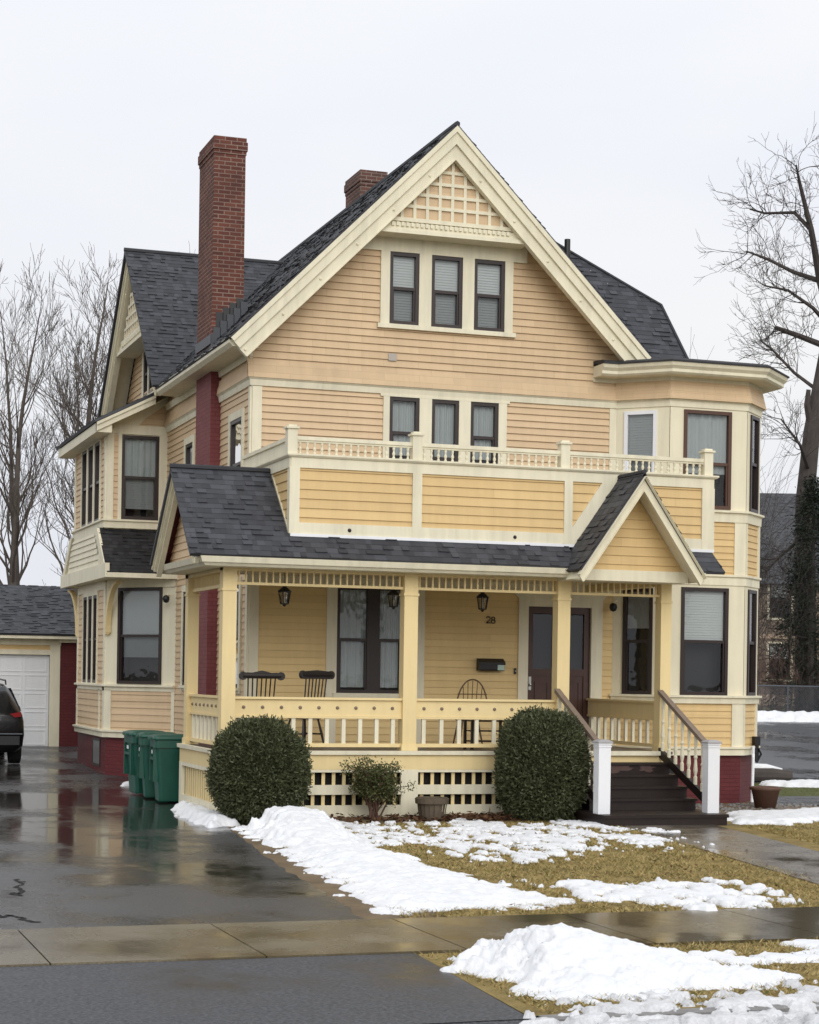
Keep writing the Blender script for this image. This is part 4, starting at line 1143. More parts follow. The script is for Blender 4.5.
# ------------------------------------------------------------------ bins
t = thing('wheeled_bin', 'dark green wheeled rubbish bin nearest the porch', 'bin', (-1.12, .62, 0), 'green wheeled bins along the driveway', R(-4))
def rrect(hx, hy, z, r=.06, k=4, dx=0, dy=0):
    pts = []
    for cx, cy, a0 in ((hx - r, hy - r, 0), (-hx + r, hy - r, 90), (-hx + r, -hy + r, 180), (hx - r, -hy + r, 270)):
        for i in range(k + 1):
            a = R(a0 + 90 * i / k); pts.append((cx + r * math.cos(a) + dx, cy + r * math.sin(a) + dy, z))
    return pts
mb = MB()
mb.loft([rrect(.225, .255, .03), rrect(.23, .26, .06), rrect(.285, .335, .88), rrect(.285, .335, .90), rrect(.315, .365, .905), rrect(.315, .365, 1.03), rrect(.295, .345, 1.035)])
mb.abox(-.33, -.285, -.2, .2, .70, .745)
for y in (-.24, .24): mb.abox(-.325, -.25, y - .02, y + .02, .35, .90)
mb.build('bin_body', M['bin'], t)
mb = MB()
mb.loft([rrect(.335, .385, 1.035), rrect(.34, .39, 1.055), rrect(.335, .385, 1.085), rrect(.25, .30, 1.115), rrect(.18, .24, 1.12)])
mb.abox(.30, .39, -.25, .25, 1.02, 1.06); mb.abox(-.38, -.33, -.12, .12, 1.035, 1.07)
mb.build('bin_lid', M['bin'], t, label='green hinged lid with wet top')
for y in (-.27, .27):
    mb = MB(); mb.tube([(.26, y - .03, .12), (.26, y + .03, .12)], .12, 18); mb.build('wheel', M['tyre'], t)
mb = MB(); mb.box(Frame((0, 0, 0), (0, 1, 0), (-1, 0, 0)), -.06, .06, .80, .86, .318, .322); mb.build('bin_badge', M['white'], t)
bin0 = t
copy_thing(bin0, (-1.14, 1.62, .0), R(-7), 'dark green wheeled rubbish bin between the other two by the brick foundation')
copy_thing(bin0, (-1.17, 2.58, .0), R(3), 'dark green wheeled rubbish bin farthest from the porch in the row')

# ------------------------------------------------------------------ garage
gy = 15.8; gz = ground_z(gy)
gar = thing('detached_garage', 'small yellow and brick garage with white panel door at the driveway end', 'garage', (0, 0, 0))
FGg = Frame((.22, gy, gz - .02), (1, 0, 0), (0, -1, 0))
mb = MB(); mb.lap(FGg, [(-5.4, 0), (-.95, 0), (-.95, 2.62), (-5.4, 2.62)], [(-4.2, -1.2, 0, 2.22)], .115, .016); mb.build('garage_wall', M['yellow'], gar)
mb = MB(); mb.box(FGg, -.95, -.42, 0, 2.62, -.3, .02); mb.abox(-.5, -.2, gy + .3, gy + 6, gz - .1, gz + 2.6); mb.abox(-5.4, -5.1, gy + .05, gy + 6, gz - .1, gz + 2.6); mb.abox(-5.4, -.2, gy + 5.9, gy + 6.1, gz - .1, gz + 2.6); mb.build('brick_pier', M['maroon'], gar)
mb = MB(); mb.box(FGg, -1.2, -.96, 0, 2.56, -.02, .05); mb.box(FGg, -4.4, -4.2, 0, 2.4, -.02, .05); mb.box(FGg, -4.2, -1.2, 2.22, 2.34, -.02, .045); mb.box(FGg, -5.4, -.94, 2.45, 2.62, -.02, .055); mb.box(FGg, -5.6, -.3, 2.60, 2.72, -.1, .42); mb.box(FGg, -1.0, -.6, 2.52, 2.6, 0, .2); mb.build('garage_trim', M['cream'], gar)
d = MB(); d.box(FGg, -4.2, -1.2, .0, 2.22, -.12, -.08)
gd = d.build('garage_door', M['garagedoor'], gar)
d = MB()
for r_ in range(5):
    for c_ in range(5):
        d.ring(FGg, -4.15 + c_ * .59, -4.15 + c_ * .59 + .53, .05 + r_ * .44, .05 + r_ * .44 + .36, .02, -.081, -.066)
d.build('door_panel', M['garagedoor'], gd)
mb = MB(); FGr = slope_frame((0, gy - .46, gz + 2.70), (1, 0, 0), (0, 3.4, 1.28)); Lg = math.hypot(3.4, 1.28)
roof_plane(mb, FGr, [(-5.7, 0), (-.05, 0), (-.05, Lg), (-5.7, Lg)]); FGr2 = slope_frame((0, gy + 6.34, gz + 2.7), (1, 0, 0), (0, -3.4, 1.28)); roof_plane(mb, FGr2, [(-5.7, 0), (-.05, 0), (-.05, Lg), (-5.7, Lg)])
mb.build('garage_roof', M['shingle'], gar)
mb = MB(); FGe = Frame((-.19, 0, gz), (0, 1, 0), (1, 0, 0)); mb.lap(FGe, [(gy, 2.6), (gy + 6, 2.6), (gy + 3, 3.8)], (), .115, .016); mb.build('garage_gable', M['peach'], gar)

# ------------------------------------------------------------------ car
cz = ground_z(10.5)
car = thing('parked_suv', 'dark grey sport utility car parked before the white garage door', 'car', (-3.30, 11.6, cz))
mpaint = NT('dark_car_paint'); mpaint.set((.004, .0045, .006), .25, .3); mpaint.b.inputs['Coat Weight'].default_value = .25
mb = MB()
def car_ring(y, w, zb, zbelt, zroof, wr):
    half = [(w * .80, zb), (w * .97, zb + .12), (w, zb + .38), (w * .985, zbelt - .12), (w * .95, zbelt), (wr, zroof - .10), (wr * .86, zroof - .02), (0, zroof)]
    return [V(x, y, z) for x, z in half] + [V(-x, y, z) for x, z in reversed(half[:-1])]
cr = [(-2.30, .80, .42, .95, 1.02, .70), (-2.26, .88, .30, 1.0, 1.12, .74), (-2.12, .92, .26, 1.04, 1.30, .70), (-1.75, .93, .24, 1.05, 1.62, .66), (-1.3, .935, .22, 1.04, 1.68, .67), (-.3, .935, .22, 1.02, 1.70, .68),
      (.45, .935, .22, 1.0, 1.62, .67), (1.15, .93, .22, .99, 1.12, .72), (1.3, .93, .22, .97, 1.04, .80), (1.9, .90, .24, .90, .96, .78), (2.2, .82, .30, .80, .84, .66), (2.30, .70, .40, .66, .70, .55)]
mb.loft([car_ring(*a) for a in cr]); mb.build('car_body', mpaint.m, car, True)
mb = MB()
mb.poly([(-.60, -2.155, 1.10), (.60, -2.155, 1.10), (.54, -1.80, 1.585), (-.54, -1.80, 1.585)])
mb.build('rear_window', m_plain('car_glass', (.02, .025, .03), .06, .7), car)
for s in (-1, 1):
    mb = MB(); pr = lambda y, z, x: V(s * x, y, z)
    mb.poly([pr(-1.6, 1.10, .925), pr(.95, 1.06, .92), pr(.42, 1.55, .73), pr(-1.45, 1.58, .72)]); mb.build('side_window', bpy.data.materials['car_glass'], car)
    mb = MB(); mb.prism(Frame((0, -2.24, 0), (s, 0, 0), (0, 1, 0)), [(.58, .97), (.83, 1.0), (.83, 1.10), (.58, 1.05)], -.04, .20); mb.build('tail_light', m_plain('red_lamp', (.22, .008, .01), .15), car)
    mb = MB(); mb.lathe((s * 1.06, .45, 1.10), [(0, -.07), (.09, -.06), (.11, 0), (.09, .07), (0, .09)], 10); mb.tube([(s * .90, .62, 1.02), (s * 1.0, .62, 1.04)], .025, 6); mb.build('mirror', mpaint.m, car)
    mb = MB(); mb.tube([(s * .60, -1.55, 1.66), (s * .60, -1.45, 1.74), (s * .61, 0, 1.76), (s * .60, .25, 1.68)], .018, 6); mb.build('roof_rail', M['black'], car)
    for y in (-1.42, 1.42):
        mb = MB(); mb.tube([(s * .70, y, .35), (s * .92, y, .35)], .35, 24); w_ = mb.build('wheel', M['tyre'], car)
        g = MB(); g.tube([(s * .90, y, .35), (s * .93, y, .35)], .23, 20)
        g.build('rim', m_plain('alloy_rim', (.35, .35, .36), .35, .5, .8), w_)
mb = MB(); mb.abox(-.80, .80, -2.34, -2.2, .42, .60); mb.build('bumper', M['black'], car)
mb = MB(); mb.abox(-.26, .26, -2.30, -2.28, .78, .90); mb.build('number_plate', M['white'], car)
mb = MB(); mb.abox(-.86, .86, -2.33, -2.22, .635, .66); mb.build('bumper_trim', M['flash'], car)

# ------------------------------------------------------------------ shrubs
def leaf_shell(mb, fn, n, size, rng, inner=.78):
    for _ in range(n):
        z = rng.uniform(-1, 1); a = rng.uniform(0, 2 * math.pi); r = math.sqrt(1 - z * z)
        d = V(r * math.cos(a), r * math.sin(a), z)
        p = fn(d, rng.uniform(inner, 1.0) ** .6)
        u = (d + V(rng.gauss(0, .8), rng.gauss(0, .8), rng.gauss(.3, .7))).normalized(); w = u.cross(V(rng.gauss(0, 1), rng.gauss(0, 1), rng.gauss(0, 1))).normalized()
        s = size * rng.uniform(.6, 1.5)
        i0 = len(mb.v); mb.v += [p - w * s * .22, p + w * s * .22, p + u * s + w * s * .12, p + u * s - w * s * .12]
        mb.f.append([i0, i0 + 1, i0 + 2, i0 + 3]); mb.uv.append([(0, 0)] * 4)
def shrub(name, loc, rx, ry, h, label, mat, n=26000, size=.05, p=2.0, seed=1):
    t = thing(name, label, 'shrub', loc); rng = random.Random(seed)
    def fn(d, k):
        e = (abs(d.x) ** p + abs(d.y) ** p + abs(d.z) ** p) ** (-1 / p)
        b = 1 + .07 * noise.noise(d * 2.2 + V(seed, 0, 0)) + .06 * noise.noise(d * 6 + V(0, seed, 0)) + .06 * noise.noise(d * 15) + (.05 if k > .995 else 0)
        return V(d.x * rx * e * k * b, d.y * ry * e * k * b, h / 2 + d.z * h / 2 * e * k * b)
    mb = MB(); leaf_shell(mb, fn, n, size, rng); mb.build('foliage', M[mat], t)
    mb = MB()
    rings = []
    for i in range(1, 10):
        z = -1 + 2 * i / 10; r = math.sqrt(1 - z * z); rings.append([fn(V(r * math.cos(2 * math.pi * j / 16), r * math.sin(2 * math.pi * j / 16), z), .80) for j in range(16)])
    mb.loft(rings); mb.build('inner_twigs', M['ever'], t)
    return t
shrub('clipped_yew', (-.79, -3.95, -.02), .69, .68, 1.50, 'big round clipped dark green shrub at the porch corner by the driveway', 'yew', 60000, .038, 2.25, 3)
shrub('clipped_yew', (3.62, -3.85, -.02), .64, .62, 1.64, 'tall egg shaped dark green shrub left of the porch steps', 'yew', 60000, .038, 2.9, 9)
M['bark_red'] = m_plain('reddish_bark', (.10, .055, .038), .85)
t = thing('twiggy_shrub', 'small thin olive shrub with bare crossing stems before the porch skirt', 'shrub', (1.12, -3.45, 0))
rng = random.Random(5); mb = MB(); lf = MB()
for i in range(26):
    a = rng.uniform(0, 2 * math.pi); r = rng.uniform(.12, .45)
    top = V(r * math.cos(a), r * .8 * math.sin(a), rng.uniform(.42, .86)); midp = V(top.x * .3 + rng.gauss(0, .05), top.y * .3, top.z * .5)
    mb.tube([V(rng.gauss(0, .05), rng.gauss(0, .04), 0), midp, top], [.017, .012, .006], 5)
    for k in range(6):
        q_ = midp.lerp(top, rng.uniform(.2, 1)); e = q_ + V(rng.gauss(0, .09), rng.gauss(0, .08), rng.uniform(0, .12)); mb.tube([q_, e], [.005, .003], 4)
        for _ in range(52):
            p = e + V(rng.gauss(0, .055), rng.gauss(0, .055), rng.gauss(0, .045)); u = V(rng.gauss(0, 1), rng.gauss(0, 1), rng.gauss(.3, 1)).normalized(); w = u.cross(V(rng.gauss(0, 1), rng.gauss(0, 1), 1)).normalized(); s = .038
            i0 = len(lf.v); lf.v += [p, p + u * s * .5 + w * s * .3, p + u * s, p + u * s * .5 - w * s * .3]; lf.f.append([i0, i0 + 1, i0 + 2, i0 + 3]); lf.uv.append([(0, 0)] * 4)
mb.build('stem', M['bark_red'], t); lf.build('foliage', M['yew_olive'], t)

# half barrel and terracotta planter
t = thing('wooden_planter', 'weathered wooden half barrel planter before the porch skirt', 'planter', (1.95, -3.62, 0))
mb = MB()
for k in range(18):
    a0, a1 = 2 * math.pi * (k + .04) / 18, 2 * math.pi * (k + .96) / 18; dr = rnd.uniform(-.006, .006)
    def pp(a, r, z): return (r * math.cos(a), r * math.sin(a), z)
    for (r0, z0), (r1, z1) in (((.185 + dr, 0), (.235 + dr, .34)), ((.16, .34), (.14, 0))):
        mb.poly([pp(a0, r0, z0), pp(a1, r0, z0), pp(a1, r1, z1), pp(a0, r1, z1)])
    mb.poly([pp(a0, .235 + dr, .34), pp(a1, .235 + dr, .34), pp(a1, .16, .34), pp(a0, .16, .34)])
mb.build('stave', M['barrel'], t)
mb = MB(); mb.lathe((0, 0, 0), [(.243, .245), (.25, .25), (.256, .325), (.24, .33)], 24); mb.build('hoop', M['barrel'], t)
mb = MB(); mb.lathe((0, 0, 0), [(0, .29), (.2, .285)], 16); mb.build('soil', M['dirt'], t)
t = thing('clay_planter', 'brown clay flowerpot standing by the right bay corner', 'planter', (8.55, -1.85, 0))
mb = MB(); mb.lathe((0, 0, 0), [(.0, .0), (.17, .0), (.235, .30), (.265, .31), (.27, .36), (.235, .365), (.225, .32), (0, .31)], 24); mb.build('pot', M['terra'], t, True)
mb = MB(); mb.lathe((0, 0, 0), [(0, .33), (.22, .325)], 16); mb.build('soil', M['dirt'], t)

# ------------------------------------------------------------------ ground
def sheet(mb, poly, dz):
    lo = clip(poly, 0, -1, 3.5); hi = clip(clip(poly, 0, 1, -3.5), 0, -1, 45); far = clip(poly, 0, 1, -45)
    for q_ in (lo, hi, far):
        if len(q_) > 2: mb.poly([(x, y, ground_z(y) + dz) for x, y in q_], [(x, y) for x, y in q_])
def edge_poly(pts, amp=.07, seed=2.0):
    out = []
    for (xa, ya), (xb, yb) in zip(pts, pts[1:]):
        k = max(2, int(math.dist((xa, ya), (xb, yb)) / .12))
        for i in range(k):
            t = i / k; x, y = xa + (xb - xa) * t, ya + (yb - ya) * t
            out.append((x + amp * noise.fractal((y * 1.6, seed, 0), .8, 2, 4), y))
    return out + [pts[-1]]
def ground_part(name, label, polys, dz, mat):
    mb = MB()
    for p in polys: sheet(mb, p, dz)
    return tag(mb.build(name, M[mat]), label, None, None, 'structure')
ground_part('ground', 'dull winter ground around the house and beyond', [[(-500, -19.25), (500, -19.25), (500, 900), (-500, 900)]], -.012, 'earth')
mb = MB(); mb.poly([(-500, -36, -.11), (500, -36, -.11), (500, -19.2, -.11), (-500, -19.2, -.11)]); tag(mb.build('street', M['street']), 'wet asphalt street along the kerb', kind='structure')
mb = MB(); mb.poly([(-500, -400, -.02), (500, -400, -.02), (500, -36, -.02), (-500, -36, -.02)]); tag(mb.build('far_verge', M['earth']), 'verge on the near side of the street', kind='structure')
ground_part('driveway', 'wet asphalt driveway with puddles left of the house',
            [edge_poly([(-2.50, -14.56), (-2.34, -13.2), (-1.95, -9.0), (-1.45, -5.2), (-1.22, -3.0), (-1.18, -.2)]) + [(-12, -.2), (-12, -14.56)], [(-12, -.2), (-.1, -.2), (-.1, 26), (-12, 26)]], .0, 'drive')
ground_part('lawn', 'patchy straw coloured winter lawn before the porch', [[(-1.72, -14.5), (4.2, -14.5), (4.5, -5.2), (4.3, -3.0), (-1.15, -3.0), (-1.3, -5.2), (-1.52, -10)], [(4.4, -14.5), (12, -14.5), (12, -3.0), (5.7, -3.0)],
                                                                      [(-2.9, -19.2), (40, -19.2), (40, -16.5), (-2.72, -16.5)]], .002, 'lawn')
ground_part('dirt_strip', 'wet bare dirt along the driveway edge', [[(-2.9, -14.54), (-1.7, -14.54), (-1.5, -10), (-1.2, -5.4), (-1.2, -4.3), (-1.7, -4.3), (-2.2, -9.0), (-2.6, -13.0)]], -.004, 'dirt')
ground_part('flower_bed', 'dark earth bed along the porch skirt', [[(-1.2, -4.2), (4.0, -4.2), (4.0, -2.9), (-1.2, -2.9)]], .008, 'dirt')
ground_part('gravel_bed', 'brown gravel bed along the right bay', [[(6.15, -3.0), (9.6, -3.0), (9.6, .3), (6.15, .3)]], .006, 'dirt')
ground_part('parking_lot', 'wide wet grey parking lot right of the house', [[(10.8, 4.6), (60, 4.6), (60, 36), (10.8, 36)]], .004, 'lot')
ground_part('side_path', 'thin grey asphalt path on the right side', [[(9.0, -1.3), (30, -1.3), (30, .9), (9.7, .9)]], .009, 'street')
ground_part('side_grass', 'green strip of grass beside the parking lot', [[(10.0, .9), (30, .9), (30, 4.5), (10.3, 4.5)]], .010, 'grass_g')
ground_part('driveway_apron', 'rough grey asphalt apron between pavement and street', [[(-12, -19.3), (-2.92, -19.3), (-2.72, -16.46), (-12, -16.46)]], .004, 'apron')
mb = MB(); mb.poly([(-12, -19.75, -.105), (-2.9, -19.75, -.105), (-2.92, -19.28, .003), (-12, -19.28, .003)]); tag(mb.build('driveway_ramp', M['apron']), 'sloping asphalt lip from apron to street', kind='structure')
mb = MB()
x = -12.0
joints = []
while x < 40:
    L = 1.62; mb.abox(x + .006, x + L - .006, -16.45, -14.54, -.05, .018); x += L
tag(mb.build('pavement', M['concrete']), 'wet concrete pavement slabs crossing before the lawn', kind='structure')
mb = MB(); n_p = 7
for i in range(n_p):
    ya, yb = -5.2 - i * (9.3 / n_p), -5.2 - (i + 1) * (9.3 / n_p)
    xa, xb = 4.35 - .17 * (-5.2 - ya), 4.35 - .17 * (-5.2 - yb)
    w = 1.45; g = .006
    mb.prism(Frame((0, 0, 0), (1, 0, 0), (0, 0, 1), (0, 1, 0)), [(xa, ya - g), (xa + w, ya - g), (xb + w, yb + g), (xb, yb + g)], -.04, .016)
mb.abox(4.1, 6.1, -5.19, -5.0, -.04, .014)
tag(mb.build('garden_path', M['concrete_path']), 'wet concrete path from the porch steps to the pavement', kind='structure')
mb = MB(); x = -2.85
while x < 40: mb.abox(x + .004, x + 2.4 - .004, -19.40, -19.24, -.13, .012); x += 2.4
tag(mb.build('kerb', M['kerb']), 'grey stone kerb along the street', kind='structure')
# cracks in the driveway
mb = MB(); rng = random.Random(3)
def crack(pts, w):
    pts = [V(*p) for p in pts]; out = []
    for a, b in zip(pts, pts[1:]):
        for i in range(10): out.append(a.lerp(b, i / 10) + V(rng.gauss(0, .035), rng.gauss(0, .06), 0))
    for a, b in zip(out, out[1:]):
        d = (b - a).normalized(); s = V(-d.y, d.x, 0) * w * rng.uniform(.5, 1.6)
        mb.poly([(a - s).to_tuple()[:2] + (.0035,), (b - s).to_tuple()[:2] + (.0035,), (b + s).to_tuple()[:2] + (.0035,), (a + s).to_tuple()[:2] + (.0035,)])
crack([(-5.02, -10.7, 0), (-5.1, -11.4, 0), (-5.2, -12.2, 0)], .016); crack([(-5.75, -13.4, 0), (-5.45, -13.6, 0), (-5.3, -14.1, 0)], .022); crack([(-5.75, -16.6, 0), (-5.5, -17.6, 0), (-5.25, -19.2, 0)], .02)
tag(mb.build('driveway_crack', M['dark_void']), 'jagged dark cracks in the asphalt', kind='structure')

# ------------------------------------------------------------------ snow
def poly_sd(P, x, y):
    ins = False; best = 1e9; n = len(P)
    for i in range(n):
        (x1, y1), (x2, y2) = P[i], P[(i + 1) % n]
        if (y1 > y) != (y2 > y) and x < (x2 - x1) * (y - y1) / (y2 - y1) + x1: ins = not ins
        dx, dy = x2 - x1, y2 - y1; t = max(0, min(1, ((x - x1) * dx + (y - y1) * dy) / (dx * dx + dy * dy + 1e-9)))
        best = min(best, (x - x1 - t * dx) ** 2 + (y - y1 - t * dy) ** 2)
    return math.sqrt(best) * (1 if ins else -1)
def snow(name, label, P, h, edge, amp, res, mat='snow', freq=2.5, bias=0.0, peaks=(), seed=0, rough=.02, cat='snow pile', stretch=(1, 1), lace=.25, cap=9.0):
    x0, x1 = min(p[0] for p in P) - amp, max(p[0] for p in P) + amp; y0, y1 = min(p[1] for p in P) - amp, max(p[1] for p in P) + amp
    nx, ny = int((x1 - x0) / res) + 2, int((y1 - y0) / (res)) + 2
    vid = {}; mb = MB(); val = []
    for j in range(ny):
        row = []
        for i in range(nx):
            x, y = x0 + i * res, y0 + j * res
            nz = noise.fractal((x * freq * stretch[0] + seed, y * freq * stretch[1], seed), .75, 2.1, 6) + lace * noise.fractal((x * 7 + seed, y * 3.2, seed + 9), .8, 2.2, 4)
            s = min(cap, max(-2, poly_sd(P, x, y))) + nz * amp + bias
            t = max(0, min(1, s / edge)); t = t * t * (3 - 2 * t)
            z = h * (math.sqrt(t) * .6 + t * .4)
            for (px, py, pr, ph) in peaks:
                z += ph * math.exp(-((x - px) ** 2 + (y - py) ** 2) / pr ** 2) * t
            z += t * (rough * noise.fractal((x * 5, y * 5, 3 + seed), .8, 2.2, 5) + rough * .35 * noise.noise((x * 26, y * 26, seed)))
            row.append((x, y, (z + .012 if s > 0 else -.02) + ground_z(y), s))
        val.append(row)
    for j in range(ny - 1):
        for i in range(nx - 1):
            c = [(i, j), (i + 1, j), (i + 1, j + 1), (i, j + 1)]
            if max(val[b][a][3] for a, b in c) <= 0: continue
            ids = []
            for a, b in c:
                if (a, b) not in vid: vid[(a, b)] = len(mb.v); mb.v.append(V(*val[b][a][:3]))
                ids.append(vid[(a, b)])
            mb.f.append(ids); mb.uv.append([(0, 0)] * 4)
    o = mb.build(name, M[mat], None, True)
    return tag(o, label, cat, None, 'stuff')
SN_MAIN = [(-1.3, -4.82), (-0.87, -4.45), (-0.26, -4.4), (0.19, -4.6), (-0.02, -6.45), (-0.37, -8.11), (-0.25, -8.53), (-0.35, -9.74), (-0.4, -10.63), (-0.32, -11.27), (-0.35, -11.96), (-0.4, -12.5), (-0.28, -12.8), (-0.23, -13.32), (-0.27, -13.88), (-0.84, -14.0), (-1.06, -14.03), (-1.28, -13.83), (-1.63, -13.99), (-1.99, -14.21), (-2.17, -14.02), (-2.13, -13.19), (-1.94, -11.84), (-1.78, -10.49), (-1.67, -8.92), (-1.44, -6.83)]
SN_HOUSE = [(0.1, -4.2), (1.65, -4.1), (2.71, -4.4), (4.22, -4.6), (4.2, -5.4), (3.53, -9.15), (3.21, -8.96), (3.14, -8.26), (2.92, -7.5), (2.31, -8.55), (1.27, -9.42), (0.7, -9.57), (0.33, -8.88), (0.36, -7.68), (-0.14, -7.6), (-0.11, -6.44)]
SN_MID = [(0.13, -12.14), (0.59, -12.14), (0.77, -12.73), (1.43, -12.3), (2.02, -12.5), (2.17, -13.18), (1.81, -13.98), (1.2, -14.26), (0.84, -14.34), (0.52, -13.72), (0.3, -13.51), (0.08, -13.04)]
SN_LAT = [(-1.25, -0.4), (-1.12, -0.4), (-1.12, -2.9), (-1.2, -4.2), (-1.62, -4.55), (-1.70, -3.4), (-1.5, -1.6)]
SN_PILE = [(-2.58, -17.04), (-2.19, -16.5), (-1.8, -16.45), (-1.4, -16.45), (-1.17, -16.5), (-0.9, -16.67), (-0.9, -17.11), (-0.9, -17.52), (-0.67, -17.87), (-0.48, -18.2), (-0.67, -18.61), (-1.24, -18.64), (-1.79, -18.68), (-2.31, -18.84), (-2.57, -18.77), (-2.54, -18.16), (-2.58, -17.71)]
SN_GUT = [(-2.87, -19.41), (-2.26, -18.95), (-1.46, -18.85), (-0.52, -18.8), (2.5, -18.6), (2.2, -19.2), (-0.8, -19.28), (-1.71, -19.33), (-2.51, -19.43)]
snow('snow_bank', 'long white snow bank between driveway and lawn', SN_MAIN, .06, .50, .22, .025, peaks=[(-.62, -5.0, 1.0, .24), (-.75, -6.6, 1.0, .10), (-1.0, -9.6, .9, .06), (-.9, -12, .8, .03)], seed=1, rough=.028, lace=.5)
snow('snow_patch', 'lacy melting snow over the lawn nearest the porch', SN_HOUSE, .03, .20, .85, .03, freq=1.9, bias=-.27, seed=5, rough=.010, stretch=(1, .40), lace=1.1, cap=.28)
snow('snow_patch', 'broken snow patches at the lawn edge by the pavement', SN_MID, .04, .18, .5, .025, freq=2.4, bias=-.08, seed=8, rough=.012, stretch=(1, .45), lace=1.1, cap=.25)
snow('snow_heap', 'small snow heap beside the porch skirt and driveway', SN_LAT, .13, .22, .13, .03, seed=11, rough=.03)
snow('snow_heap', 'big white snow heap on the kerbside grass strip', SN_PILE, .07, .45, .26, .02, peaks=[(-2.05, -17.4, .65, .22), (-1.45, -17.9, .6, .06)], seed=13, rough=.032, lace=.6)
snow('snow_patch', 'thin snow streak on the kerbside grass right of the heap', [(-.75, -17.0), (.0, -17.15), (.35, -17.5), (-.3, -17.75), (-.75, -17.6)], .03, .15, .35, .03, seed=17, bias=-.05, rough=.01)
snow('snow_patch', 'snow patch on the kerbside grass at the right edge', [(.3, -16.6), (1.6, -16.6), (1.5, -17.6), (.2, -17.4)], .03, .15, .35, .03, seed=19, bias=-.08, rough=.01)
snow('gutter_slush', 'grey slush lying along the kerb', SN_GUT, .035, .15, .40, .025, 'slush', seed=23, rough=.012, bias=-.06, stretch=(.5, 2.2), lace=.9, cap=.10)
snow('street_slush', 'grey slush in the street gutter', [(-2.8, -19.5), (3, -19.42), (3, -19.75), (-2.4, -20.0)], .035, .15, .40, .025, 'slush', seed=25, rough=.012, bias=-.09, stretch=(.5, 2.2), lace=.9, cap=.14)
snow('snow_patch', 'snow patch between porch steps and clay flowerpot', [(6.3, -4.6), (7.3, -3.1), (9.0, -2.6), (10.5, -2.2), (10.2, -3.6), (8.8, -4.2), (7.6, -5.0), (6.5, -5.3)], .06, .2, .25, .04, seed=29, bias=.02)
snow('snow_patch', 'snow streak beside the path at the right edge', [(7.2, -6.6), (9.6, -5.0), (9.4, -6.4), (7.0, -7.4)], .04, .2, .4, .04, seed=31, bias=-.1)
snow('snow_patch', 'snow strip between green grass and parking lot', [(11.6, 4.3), (18, 4.6), (18, 3.0), (13.2, 3.2), (11.8, 3.7)], .10, .3, .3, .06, seed=37)
snow('snow_bank', 'low snow bank along the chain link fence', [(24, 32.6), (38, 30.4), (38, 28.9), (24, 31.0)], .35, .8, .4, .15, seed=41, rough=.08)
snow('snow_patch', 'last bit of snow on the driveway by the brick foundation', [(-1.15, 5.1), (-.85, 5.1), (-.85, 4.5), (-1.2, 4.5)], .04, .1, .1, .03, seed=43)
t = thing('fallen_log', 'dark fallen log with snow on top beside the parking lot', 'log', (12.25, 4.7, ground_z(4.9)))
mb = MB(); mb.tube([(-1.0, .1, .14), (-.5, .05, .17), (.1, 0, .17), (.55, -.05, .14)], [.12, .17, .16, .11], 10); mb.build('trunk', M['bark_dark'], t)
mb = MB(); mb.tube([(-.8, .08, .28), (-.4, .03, .315), (.0, 0, .31), (.35, -.03, .26)], [.05, .09, .08, .04], 8); mb.build('snow_cap', M['snow'], t, True)

# ------------------------------------------------------------------ grass blades, litter
def blades(name, label, regions, n, mat, hmin, hmax, seed, avoid=None):
    rng = random.Random(seed); mb = MB()
    tot = sum(abs(sum(p[i][0] * p[(i + 1) % len(p)][1] - p[(i + 1) % len(p)][0] * p[i][1] for i in range(len(p)))) / 2 for p in regions)
    for P in regions:
        a = abs(sum(P[i][0] * P[(i + 1) % len(P)][1] - P[(i + 1) % len(P)][0] * P[i][1] for i in range(len(P)))) / 2
        x0, x1, y0, y1 = min(p[0] for p in P), max(p[0] for p in P), min(p[1] for p in P), max(p[1] for p in P)
        k = int(n * a / tot); c = 0
        while c < k:
            x, y = rng.uniform(x0, x1), rng.uniform(y0, y1)
            if poly_sd(P, x, y) < 0: continue
            c += 1
            if noise.noise((x * 1.4, y * 1.4, 4)) * .6 + noise.noise((x * 6, y * 4, 9)) * .5 < rng.uniform(-.45, .2): continue
            a_ = rng.uniform(0, 6.283); h = rng.uniform(hmin, hmax); w = .003 + rng.random() * .004; ln = rng.uniform(.8, 2.6) * h
            d = V(math.cos(a_), math.sin(a_), 0); b = rng.uniform(0, 6.283); l = V(math.cos(b), math.sin(b), 0) * ln
            p = V(x, y, ground_z(y)); i0 = len(mb.v)
            mb.v += [p - d * w, p + d * w, p + l + V(0, 0, h)]; mb.f.append([i0, i0 + 1, i0 + 2]); mb.uv.append([(0, 0)] * 3)
    return tag(mb.build(name, M[mat]), label, 'grass', None, 'stuff')
LAWN = [(-2.15, -14.5), (3.0, -14.5), (4.35, -5.2), (4.1, -4.2), (-1.0, -4.2), (-1.6, -9)]
blades('lawn_grass', 'straw yellow winter grass over the front lawn', [LAWN, [(-2.75, -19.15), (3.2, -19.15), (3.2, -16.5), (-2.75, -16.5)], [(5.6, -9), (6.1, -5.4), (9.5, -3.2), (11, -6), (8, -12), (4.8, -13)]], 150000, 'grass_y', .010, .042, 3)
blades('lawn_grass', 'green tufts among the straw coloured lawn', [LAWN, [(-2.75, -19.15), (3.2, -19.15), (3.2, -16.5), (-2.75, -16.5)], [(5.6, -9), (6.1, -5.4), (9.5, -3.2), (11, -6), (8, -12), (4.8, -13)], [(10.2, 1), (16, 1), (16, 4.2), (10.4, 4.2)]], 60000, 'grass_g', .010, .042, 6)
rng = random.Random(12); mb = MB()
